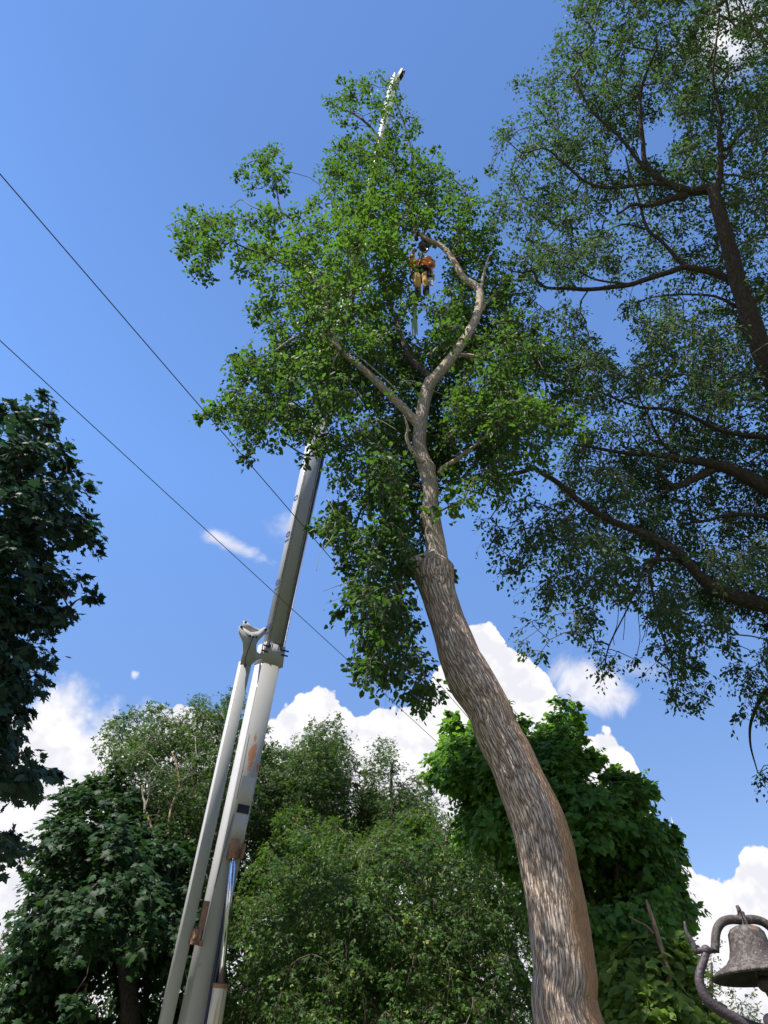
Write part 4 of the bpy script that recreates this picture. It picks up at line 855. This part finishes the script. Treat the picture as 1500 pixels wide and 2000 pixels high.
# bushy tree with the bare tan branches, left of the crane
back_tree('bushy_tree', 'bushy tree with bare crooked tan branches left of the crane', 15.0,
          [[(176, 1497), (190, 1476), (180, 1450), (206, 1413), (228, 1395), (252, 1378), (283, 1366), (300, 1371), (315, 1372), (335, 1388), (357, 1362), (388, 1352), (420, 1366), (444, 1338), (470, 1350), (500, 1400), (530, 1420), (545, 1500), (540, 1700), (520, 1900), (400, 1880), (330, 1800), (240, 1700), (190, 1640), (220, 1560)]],
          1050, 38, 0.32, 0.105, leaf_compound(1), 'leaf_elder', 120, [(430, 1950), (400, 1800), (380, 1650), (380, 1500), (400, 1400)], T=2.0, droop=0.45, push=1.28, layered=True, cut=-0.85, nrmmix=(0.8, 0.6, 0.7), hang=0.3, inset=0.45, twig='twig_light',
          branches=[([(346, 1802, 13), (334, 1778, 12), (324, 1757, 12), (317, 1737, 11), (326, 1712, 10), (329, 1685, 9), (322, 1672, 8), (312, 1658, 7), (306, 1640, 5), (290, 1600, 4), (287, 1587, 3)], (-2.3, -2.2), 'bark_tan'),
                    ([(328, 1700, 7), (330, 1660, 6), (328, 1630, 5), (334, 1580, 5), (348, 1545, 5), (350, 1527, 5), (345, 1496, 4), (336, 1468, 3)], (-2.3, -2.0), 'bark_tan'),
                    ([(317, 1745, 6), (300, 1738, 4), (280, 1742, 3), (266, 1732, 3), (240, 1716, 3), (200, 1709, 2)], (-2.3, -2.4), 'twig_light'), ([(304, 1742, 4), (280, 1742, 4), (250, 1755, 3), (230, 1775, 3), (205, 1800, 2)], (-2.3, -2.5), 'twig_light'),
                    ([(318, 1745, 3), (296, 1745, 3), (283, 1760, 3), (280, 1790, 2), (285, 1820, 2)], (-2.4, -2.5), 'twig_light'), ([(312, 1655, 3), (300, 1625, 3), (290, 1640, 2), (270, 1650, 2), (250, 1650, 2)], (-2.3, -2.4), 'twig_light'),
                    ([(282, 1590, 5), (283, 1570, 5), (279, 1555, 4), (277, 1535, 3)], (-2.0, -2.0), 'twig_light'), ([(284, 1575, 4), (290, 1555, 3), (290, 1525, 3)], (-2.0, -2.0), 'twig_light'), ([(352, 1530, 3), (366, 1515, 3), (370, 1500, 2)], (-2.0, -1.9), 'twig_light'),
                    ([(346, 1740, 3), (344, 1710, 3), (350, 1680, 2), (356, 1650, 2)], (-2.3, -2.2), 'twig_light')])
# tall pointed tree right of the crane
back_tree('pointed_tree', 'tall tree with pointed top just right of the crane boom', 17.0,
          [[(545, 1372), (555, 1352), (575, 1350), (592, 1320), (602, 1330), (610, 1356), (640, 1362), (636, 1385), (660, 1403), (678, 1425), (690, 1448), (684, 1470), (700, 1492), (690, 1560), (690, 1700), (520, 1760), (470, 1740), (500, 1500), (520, 1410)]],
          760, 38, 0.36, 0.115, leaf_compound(1), 'leaf_elder', 130, [(590, 1950), (585, 1700), (585, 1560), (592, 1480)], T=1.9, push=1.20, layered=True, cut=-0.85, D=80, nrmmix=(0.8, 0.6, 0.7), hang=0.35, droop=.5, inset=0.22)
back_tree('slim_tree', 'slim yellow-green tree top between the pointed tree and the trunk', 18.0,
          [[(708, 1505), (722, 1470), (702, 1448), (706, 1422), (728, 1440), (751, 1404), (766, 1432), (795, 1448), (818, 1446), (814, 1490), (836, 1516), (850, 1560), (860, 1700), (690, 1700), (690, 1560)]],
          420, 36, 0.34, 0.105, leaf_compound(1), 'leaf_elder', 140, [(765, 1980), (762, 1700), (758, 1640), (757, 1580)], T=1.3, push=1.20, layered=True, cut=-0.85, D=70, nrmmix=(0.8, 0.6, 0.7), hang=0.3, droop=.5, inset=0.22,
          branches=[([(764, 1700, 9), (762, 1640, 8), (766, 1580, 7), (764, 1530, 6), (766, 1490, 5)], (-1.4, -1.2), 'bark_dark')])
seedroot = back_tree('seeding_tree', 'wide tree hung with pale green seed clusters at bottom centre', 13.2,
          [[(520, 1640), (545, 1585), (590, 1570), (640, 1580), (690, 1620), (735, 1600), (800, 1560), (850, 1560), (900, 1590), (960, 1610), (1010, 1640), (1060, 1700), (1070, 1800), (1080, 1900), (1090, 2120), (430, 2120), (440, 1900), (440, 1800), (460, 1740), (480, 1700)]],
          2300, 38, 0.27, 0.09, leaf_compound(1), 'leaf_bush', 150, [(700, 2050), (690, 1900), (700, 1750), (740, 1640)], T=1.9, push=1.30, layered=True, cut=-0.85, D=110, nrmmix=(0.8, 0.6, 0.7), hang=0.35, droop=.5, inset=0.42,
          holes=[[(790, 1600), (830, 1610), (825, 1640), (795, 1635)], [(765, 1725), (800, 1735), (805, 1770), (775, 1760)], [(700, 1690), (720, 1700), (705, 1715)]],
          branches=[([(965, 1760, 16), (978, 1800, 17), (992, 1840, 18), (1012, 1890, 20), (1040, 1950, 24)], (1.5, 1.5), 'bark_dark')])
seed_clusters(seedroot, 17.2, [(500, 1700), (620, 1640), (760, 1640), (900, 1680), (990, 1760), (1020, 2010), (450, 2010), (460, 1800)], 210, 5, leafmat('seed_wings', (0.16, 0.24, 0.07), (0.30, 0.38, 0.14), (0.25, 0.35, 0.1), 0.35))
# large-leaved tree behind the trunk
back_tree('linden_tree', 'large-leaved rich green tree behind the right side of the thick trunk', 12.0,
          [[(850, 1418), (886, 1386), (905, 1420), (950, 1400), (988, 1360), (1015, 1376), (1044, 1420), (1054, 1396), (1080, 1382), (1078, 1356), (1110, 1360), (1134, 1370), (1137, 1430), (1163, 1466), (1197, 1482), (1224, 1500), (1258, 1508), (1284, 1526),
            (1280, 1548), (1262, 1570), (1284, 1588), (1320, 1622), (1330, 1648), (1342, 1674), (1318, 1692), (1342, 1735), (1358, 1760), (1358, 1788), (1338, 1808), (1340, 1840), (1310, 1900), (1290, 2120), (1130, 2120), (1100, 1900), (1000, 1720), (880, 1620), (905, 1560), (850, 1560), (830, 1500), (826, 1478), (860, 1450)]],
          1900, 42, 0.27, 0.086, leaf_heart(), 'leaf_linden', 160, [(1160, 1980), (1150, 1850), (1110, 1650), (1090, 1480), (1095, 1400)], T=2.0, layered=True, cut=-0.85, D=90, nrmmix=(0.9, 0.9, 0.45), hang=0.25, droop=.75, inset=0.42,
          holes=[[(1150, 1500), (1180, 1505), (1175, 1530), (1150, 1525)], [(1200, 1530), (1225, 1545), (1215, 1560)], [(1000, 1540), (1020, 1560), (1010, 1580)]],
          branches=[([(1180, 1990, 16), (1168, 1930, 15), (1172, 1880, 14), (1182, 1840, 13), (1180, 1800, 12), (1165, 1770, 10), (1150, 1730, 8)], (-0.3, -.3), 'bark_dark'), ([(1205, 1720, 8), (1206, 1660, 7), (1208, 1600, 6), (1200, 1560, 4)], (-.8, -.8), 'bark_dark'),
                    ([(1130, 1640, 10), (1105, 1590, 9), (1085, 1560, 8)], (-.8, -.8), 'bark_dark')])
back_tree('shrub', 'sunlit lower shrub with a thin tan stem beside the bell', 10.5,
          [[(1170, 2120), (1168, 1900), (1200, 1850), (1250, 1840), (1300, 1830), (1345, 1850), (1362, 1880), (1350, 1930), (1380, 1950), (1420, 1980), (1450, 2010), (1460, 2120)]],
          330, 38, 0.26, 0.10, leaf_heart(), 'leaf_shrub', 170, [(1290, 2060), (1280, 1950), (1285, 1880)], T=1.4, cut=-0.9, D=80, nrmmix=(0.8, 0.8, 0.6), droop=.5, inset=0.42, trunkw=.05,
          branches=[([(1318, 2030, 11), (1312, 1995, 11), (1303, 1955, 12), (1306, 1905, 11), (1300, 1880, 10), (1288, 1840, 9), (1276, 1800, 8), (1268, 1775, 7), (1262, 1757, 4)], (-.95, -.95), 'bark_tan'), ([(1277, 1824, 5), (1262, 1808, 4), (1245, 1800, 4), (1228, 1790, 3)], (-.95, -.95), 'bark_tan')])

# ------------------------------------------------------------------ hook ball, climber, saw, slings
def tube_obj(name, pts, rad, mat, parent=None, sides=8, origin=None, sub=5):
    a = Acc(); q = spline(pts, sub) if len(pts) > 2 else np.asarray(pts, float); rr = rad if np.isscalar(rad) else np.interp(np.linspace(0, 1, len(q)), np.linspace(0, 1, len(rad)), rad)
    tube(a, q, rr, sides); return a.build(name, mat, parent, origin=origin)
def hook_ball():
    c = P(*BALLPX); root = empty('hook_ball', c, 'dark round crane hook ball hanging just above the climber', 'hook ball')
    a = Acc(); ball(a, c, 0.118, 32, (1, 1, 1.0)); m = plain('ball_paint', (0.055, 0.05, 0.065), 0.35, var=0.4, scale=12, dirt=(0.16, 0.05, 0.05), dirt_amt=.2); a.build('ball', m, root)
    red = plain('red_steel', (0.35, 0.12, 0.08), 0.5)
    b = Acc(); lathe(b, c + [0, 0, .10], [(0.001, 0.2), (.03, .2), (.045, .12), (.05, 0), (0.06, -.02)], sides=18); b.build('swivel', red, root)
    h = [c + np.array([.02, -.02, -.10]), c + np.array([.05, -.05, -.19]), c + np.array([.06, -.06, -.26]), c + np.array([.01, -.03, -.30]), c + np.array([-.04, 0, -.26]), c + np.array([-.03, 0, -.21])]
    tube_obj('hook', h, [.03, .022, .022, .022, .018, .01], plain('hook_steel', (0.25, .24, .25), .4, metal=.6), root)
    t = Acc(); cc = c + np.array([0.05, -.09, -.03]); q = [cc + .035 * np.array([math.cos(k), -.3, math.sin(k)]) for k in np.linspace(0, 6.2, 14)]; tube(t, q, .009, 6); t.build('shackle', red, root)
hook_ball()
def skinmesh(name, verts, edges, mat, parent, root_i=0, sub=2):
    me = bpy.data.meshes.new(name); me.from_pydata([tuple(np.asarray(v[:3], float) - np.array(parent.location)) for v in verts], [], []); me.edges.add(len(edges))
    me.edges.foreach_set('vertices', np.array(edges).ravel()); me.update(); o = bpy.data.objects.new(name, me); COL.objects.link(o); o.parent = parent
    me.skin_vertices.new() if hasattr(me.skin_vertices, 'new') else None
    sk = o.modifiers.new('skin', 'SKIN'); sk.use_smooth_shade = True
    for i, v in enumerate(verts):
        r = v[3]; me.skin_vertices[0].data[i].radius = (r, v[4] if len(v) > 4 else r); me.skin_vertices[0].data[i].use_root = (i == root_i)
    s = o.modifiers.new('sub', 'SUBSURF'); s.levels = sub; s.render_levels = sub; me.materials.append(mat); return o
def climber():
    z = 14.9; O = P(822, 537, z); root = empty('person', O, 'climber in orange shirt and tan trousers hanging under the hook ball', 'person')
    W = lambda x, y, zz: O + np.array([x, y, zz])
    skin = plain('skin', (0.42, 0.25, 0.18), 0.5); orange = plain('orange_shirt', (0.95, 0.26, 0.03), 0.7, var=.12); tan = plain('tan_trousers', (0.50, 0.30, 0.08), 0.8, var=.2)
    black = plain('black_leather', (0.02, 0.018, 0.018), 0.5); helm = plain('helmet', (0.75, 0.20, 0.05), 0.35)
    # one continuous body, bent forward in the harness and looking to the right
    V = [W(0, 0, 0), W(.02, .02, .16), W(.04, .05, .34), W(.08, .08, .48), W(.13, .12, .56), W(.17, .14, .66), W(.18, .15, .74),
         W(-.11, .05, .45), W(-.20, -.06, .34), W(-.15, -.14, .56), W(-.12, -.15, .64),
         W(.21, .02, .40), W(.24, -.10, .18), W(.19, -.22, -.02), W(.17, -.25, -.10),
         W(-.09, -.02, -.06), W(-.09, -.16, -.42), W(-.08, -.02, -.80), W(-.09, -.14, -.86),
         W(.09, -.02, -.06), W(.08, -.20, -.40), W(.07, -.10, -.80), W(.07, -.20, -.86)]
    rr = [.145, .145, .17, .15, .055, .085, .08, .07, .05, .038, .03, .07, .05, .038, .03, .095, .065, .042, .035, .095, .065, .042, .035]
    E = [(0, 1), (1, 2), (2, 3), (3, 4), (4, 5), (5, 6), (3, 7), (7, 8), (8, 9), (9, 10), (3, 11), (11, 12), (12, 13), (13, 14), (0, 15), (15, 16), (16, 17), (17, 18), (0, 19), (19, 20), (20, 21), (21, 22)]
    skinmesh('body', [(*v, r) for v, r in zip(V, rr)], E, skin, root)
    S = [0, 1, 2, 3, 7, 8, 9, 11, 12, 13]; mp = {k: i for i, k in enumerate(S)}
    skinmesh('shirt', [(*V[k], rr[k] + (.022 if k < 4 else .018)) for k in S], [(mp[a], mp[b]) for a, b in E if a in mp and b in mp], orange, root)
    S = [1, 0, 15, 16, 17, 19, 20, 21]; mp = {k: i for i, k in enumerate(S)}
    skinmesh('trousers', [(*(V[k] if k != 1 else V[0] * .6 + V[1] * .4), rr[k] * (.92 if k > 14 else 1) + .022) for k in S], [(mp[a], mp[b]) for a, b in E if a in mp and b in mp], tan, root, root_i=1)
    for k, kk in ((17, 18), (21, 22)):
        d = V[kk] - V[k]; tube_obj('boot', [V[k] + [0, 0, .10], V[k] + [0, 0, -.02], V[k] + d * .8 + [0, 0, -.03], V[k] + d * 2.2 + [0, 0, -.04]], [.062, .066, .06, .045], black, root, 12)
    hd = Acc(); c = V[5] * .35 + V[6] * .65; ball(hd, c + np.array([0, .0, .03]), .128, 20, (.92, 1.08, .95)); hd.v[-1] = hd.v[-1]; o = hd.build('helmet', helm, root)
    vz = Acc(); tube(vz, [c + [.06, -.10, .03], c + [.14, -.03, .02], c + [.13, .08, .02]], .02, 6); vz.build('visor', plain('visor_white', (.7, .68, .62), .4), root).parent = o
    # face (nose, brow) and fingers closed on the lanyard
    fc = Acc(); ball(fc, V[5] + np.array([.085, -.03, .0]), .02, 8); ball(fc, V[5] + np.array([.075, -.05, .035]), .012, 8); ball(fc, V[5] + np.array([.085, .0, .035]), .012, 8); ball(fc, V[5] + np.array([.07, -.04, -.05]), .015, 8); fc.build('face', skin, root)
    for hi, dr in ((10, 1), (14, -1)):
        f = Acc(); h = V[hi]
        for k in range(4):
            b = h + np.array([-.03 + .02 * k, -.01, .01]); tube(f, [b, b + [0, -.035, .03 * dr], b + [0, -.06, .01 * dr], b + [0, -.045, -.02 * dr]], [.010, .009, .008, .007], 6)
        tube(f, [h + [.035, 0, -.01], h + [.055, -.03, .01], h + [.045, -.055, .02]], [.011, .010, .008], 6); f.build('fingers', skin, root)
    hr = Acc(); a = np.linspace(0, 2 * math.pi, 25)
    for cz, ra in ((.06, .178), (.0, .172)): tube(hr, [W(ra * math.cos(t), .01 + ra * .95 * math.sin(t), cz) for t in a], .024, 8, cap=False)
    for s in (-1, 1): tube(hr, [W(s * .10 + .125 * math.cos(t), -.03 + .125 * math.sin(t), -.13 + .04 * math.cos(t)) for t in a], .018, 6, cap=False)
    for x_, y_, z_ in ((-.05, -.19, -.02), (.08, -.19, -.04), (.16, -.10, -.06)): box(hr, W(x_, y_, z_), np.eye(3), (.045, .03, .06), .01)
    hr.build('harness', black, root, True)
    bc = P(*BALLPX)
    for i, (dx, m) in enumerate(((-.09, plain('orange_strap', (.7, .18, .05), .6)), (-.05, black), (-.02, plain('green_strap', (.25, .45, .30), .6)))):
        tube_obj('lanyard', [bc + [dx * .4, 0, -.24], bc + [dx, -.05, -.45], W(dx, -.16, .04)], .013, m, root, 6)
    s = empty('chainsaw', W(.16, -.22, -.40), 'small chainsaw with pale bar dangling below the climber', 'chainsaw'); c = W(.16, -.22, -.42)
    a = Acc(); box(a, c, np.eye(3), (.07, .08, .11), .03); a.build('engine_housing', black, s)
    a = Acc(); tube(a, [c + [-.06, 0, .1], c + [-.02, 0, .19], c + [.05, 0, .18], c + [.07, 0, .08]], .014, 8); a.build('handle', black, s)
    a = Acc(); box(a, c + [0.045, -.02, -.02], np.eye(3), (.035, .07, .08), .02); a.build('side_cover', plain('saw_cover', (.55, .53, .48), .4), s)
    a = Acc(); bar = [c + [0.0, -.03, -.1], c + [0.0, -.03, -.36]]; box(a, (bar[0] + bar[1]) / 2, np.eye(3), (.042, .008, .17), .006); a.build('guide_bar', plain('bar_steel', (.68, .68, .72), .35), s)
    tube_obj('saw_strap', [W(.10, -.15, 0), W(.15, -.2, -.15), c + [0, 0, .17]], .008, black, s, 6)
    g = plain('green_sling', (.42, .62, .45), .7, var=.25, scale=30); rt_ = empty('sling', P(812, 590, 14.7), 'bundle of pale green slings hanging down below the climber', 'rope')
    rg = random.Random(2)
    for k in range(8):
        x0 = 806 + k * 1.0; e = rg.uniform(-2, 3); tube_obj('strand', [W(-.02, -.15, -.05), P(x0 + 2, 582, 14.7), P(x0 + rg.uniform(-2, 2), 610, 14.65), P(x0 + e, 636, 14.6), P(x0 + e + 1, 655 + rg.uniform(-8, 6), 14.6)], [.006, .010, .016, .018, .012], g, rt_, 6)
climber()

# ------------------------------------------------------------------ overhead wires
def wire(p0, p1, H, label):
    def at(px, py):
        t = (1000 - py) / FPX; return P(px, py, H / (SP + t * CP))
    a, b = at(*p0), at(*p1); d = b - a; pts = [a - d * 2.5 + d * k / 30 * 8.5 for k in range(31)]
    pts = [p + np.array([0, 0, 0.0]) for p in pts]; A = Acc(); tube(A, pts, 0.0062, 6)
    tag(A.build('power_line', plain('wire_sheath', (0.05, 0.07, 0.10), 0.5), origin=pts[0]), label, 'power line', 'overhead wires')
wire((0, 340), (870, 1350), 7.0, 'upper black overhead wire running from the left edge behind the leaning tree')
wire((0, 665), (842, 1439), 7.3, 'lower black overhead wire crossing the crane boom beside its forked end')

# ------------------------------------------------------------------ the bell
def bell():
    Fb = 4.62
    def on(px, py):
        d = P(px, py, 1.0) - np.array([0, 0, CAMH]); k = Fb / d[1]; return np.array([d[0] * k, Fb, CAMH + d[2] * k])
    def k(px, py): q = on(px, py); return q[0], q[2]
    xc = on(1453, 1809)[0]
    m, n, b, o = newmat('weathered_iron'); t = n.add('ShaderNodeTexCoord'); v = t.outputs['Object']
    c = n.mix(n.noise(v, 5, 5), (0.028, 0.021, 0.021), (0.065, 0.048, 0.044))
    lich = n.mr(n.noise(v, 42, 4, 0.65), 0.47, 0.58); c = n.mix(n.m('MULTIPLY', lich, n.mr(n.noise(v, 6, 3), 0.35, 0.6, 0.15, 0.7)), c, (0.15, 0.14, 0.12))
    c = n.mix(n.mr(n.noise(v, 90, 2, 0.5), 0.66, 0.72, 0, 0.6), c, (0.34, 0.34, 0.30))
    c = n.mix(n.mr(n.noise(n.vadd(v, (3.1, 0, 0)), 7, 5, 0.6), 0.62, 0.72, 0, 0.7), c, (0.30, 0.15, 0.07))
    n.link(c, b.inputs['Base Color']); b.inputs['Roughness'].default_value = 0.72; b.inputs['Metallic'].default_value = 0.15
    bp = n.add('ShaderNodeBump'); bp.inputs['Strength'].default_value = 0.9; bp.inputs['Distance'].default_value = 0.006; n.link(n.noise(v, 70, 5, 0.7), bp.inputs['Height']); n.link(bp.outputs[0], b.inputs['Normal'])
    iron = plain('dark_iron', (0.055, 0.042, 0.048), 0.55, var=.35, scale=9, dirt=(0.26, 0.24, 0.21), dirt_amt=.25, bump=.6, spec=.4)
    ztop = on(1453, 1811)[2]; zrim = on(1386, 1909)[2]; s = lambda px, py, pcx: abs(on(px, py)[0] - on(pcx, py)[0])
    root = empty('bell', (xc, Fb, ztop), 'weathered iron yard bell on its curved yoke in the bottom right corner', 'bell')
    prof = [(0.001, ztop + .004)] + [(s(*q), on(q[0], q[1])[2]) for q in ((1434, 1810, 1453), (1426, 1815, 1454), (1421, 1824, 1455), (1421, 1840, 1457), (1421, 1855, 1460), (1418, 1870, 1462), (1412, 1882, 1465), (1403, 1890, 1468), (1394, 1897, 1471), (1387, 1905, 1474))]
    R_ = prof[-1][0]; prof += [(R_ + .004, zrim), (R_ - .006, zrim - .008), (R_ - .03, zrim + .012), (R_ * .72, zrim + .06), (R_ * .5, zrim + .14), (R_ * .38, ztop - .03), (0.001, ztop - .02)]
    a = Acc(); lathe(a, (xc, Fb, 0), prof[:13], sides=72); bb = a.build('bell_body', m, root)
    a = Acc(); lathe(a, (xc, Fb, 0), [prof[12]] + [(max(.001, r_ - .016), z_ - .012) for r_, z_ in prof[9:0:-1]] + [(.001, ztop - .012)], sides=72); a.build('bell_inside', plain('shaded_inner_iron', (0.018, 0.014, 0.014), .85, var=.4), root).parent = bb  # lichen-free iron; the shade inside the bell is put into its dark colour
    a = Acc(); tube(a, [(xc, Fb, ztop - .05), (xc, Fb, zrim)], .012, 10); ball(a, (xc + .01, Fb - .03, zrim - .035), .040, 20); tube(a, [(xc + .012, Fb - .03, zrim - .06), (xc + .014, Fb - .03, zrim - .095)], [.018, .009], 10); a.build('clapper', iron, root)
    mir = lambda p: np.array([2 * xc - p[0], p[1], p[2]])
    L = [on(*q) for q in ((1396, 1858), (1397, 1842), (1398, 1826), (1402, 1812), (1411, 1801), (1427, 1796))] ; topm = np.array([xc, Fb, on(1450, 1797)[2]])
    a = Acc(); q = spline(L + [topm] + [mir(p) for p in L[::-1]], 6); tube(a, q, .0235, 20, lump=.015, seed=2); a.build('yoke', m, root)
    a = Acc(); box(a, topm + [0, -.002, 0], np.eye(3), (.012, .034, .038), .006); tube(a, [topm + [0, 0, .03], topm + [-.002, 0, .06], topm + [-.006, 0, .075]], [.014, .011, .009], 10); a.build('yoke_bolt', m, root)
    for f in (lambda p: p, mir):
        a = Acc(); pv = f(on(1379, 1856)); dx = .05 if pv[0] < xc else -.05
        ball(a, pv, .027, 20); tube(a, [pv - [dx, 0, 0], pv + [dx * 1.2, 0, 0]], .014, 12); a.build('pivot', iron, root)
    lev = [on(*q) for q in ((1380, 1857), (1368, 1858), (1359, 1858), (1356, 1850), (1352, 1840), (1345, 1829), (1340, 1817), (1337, 1800))]
    tube_obj('lever', lev, [.014, .012, .014, .015, .0135, .011, .009, .006], iron, root, 12)
    C = [on(*q) for q in ((1379, 1862), (1374, 1878), (1368, 1896), (1366, 1916), (1373, 1938), (1387, 1958), (1408, 1975), (1436, 1990), (1462, 2004))]; bot = np.array([xc, Fb, on(1485, 2018)[2]])
    a = Acc(); q = spline(C + [bot] + [mir(p) for p in C[::-1]], 6); kk = np.abs(np.linspace(-1, 1, len(q))); tube(a, q, .020 + .012 * (1 - kk), 20, lump=.015, seed=4); a.build('cradle', iron, root)
    kn = Acc(); ball(kn, on(1500, 1996) + [0, -.03, 0], .034, 20); kn.build('mounting_bolt', plain('pinkish_iron', (.30, .20, .21), .5, var=.2), root)
    ps = empty('bell_post', (xc, Fb, 0), 'weathered wooden post carrying the iron bell', 'post'); a = Acc(); tube(a, [(xc, Fb, 0), (xc, Fb, bot[2] - .02)], .09, 18, lump=.03); a.build('post', M['bark_dark'], ps)
bell()
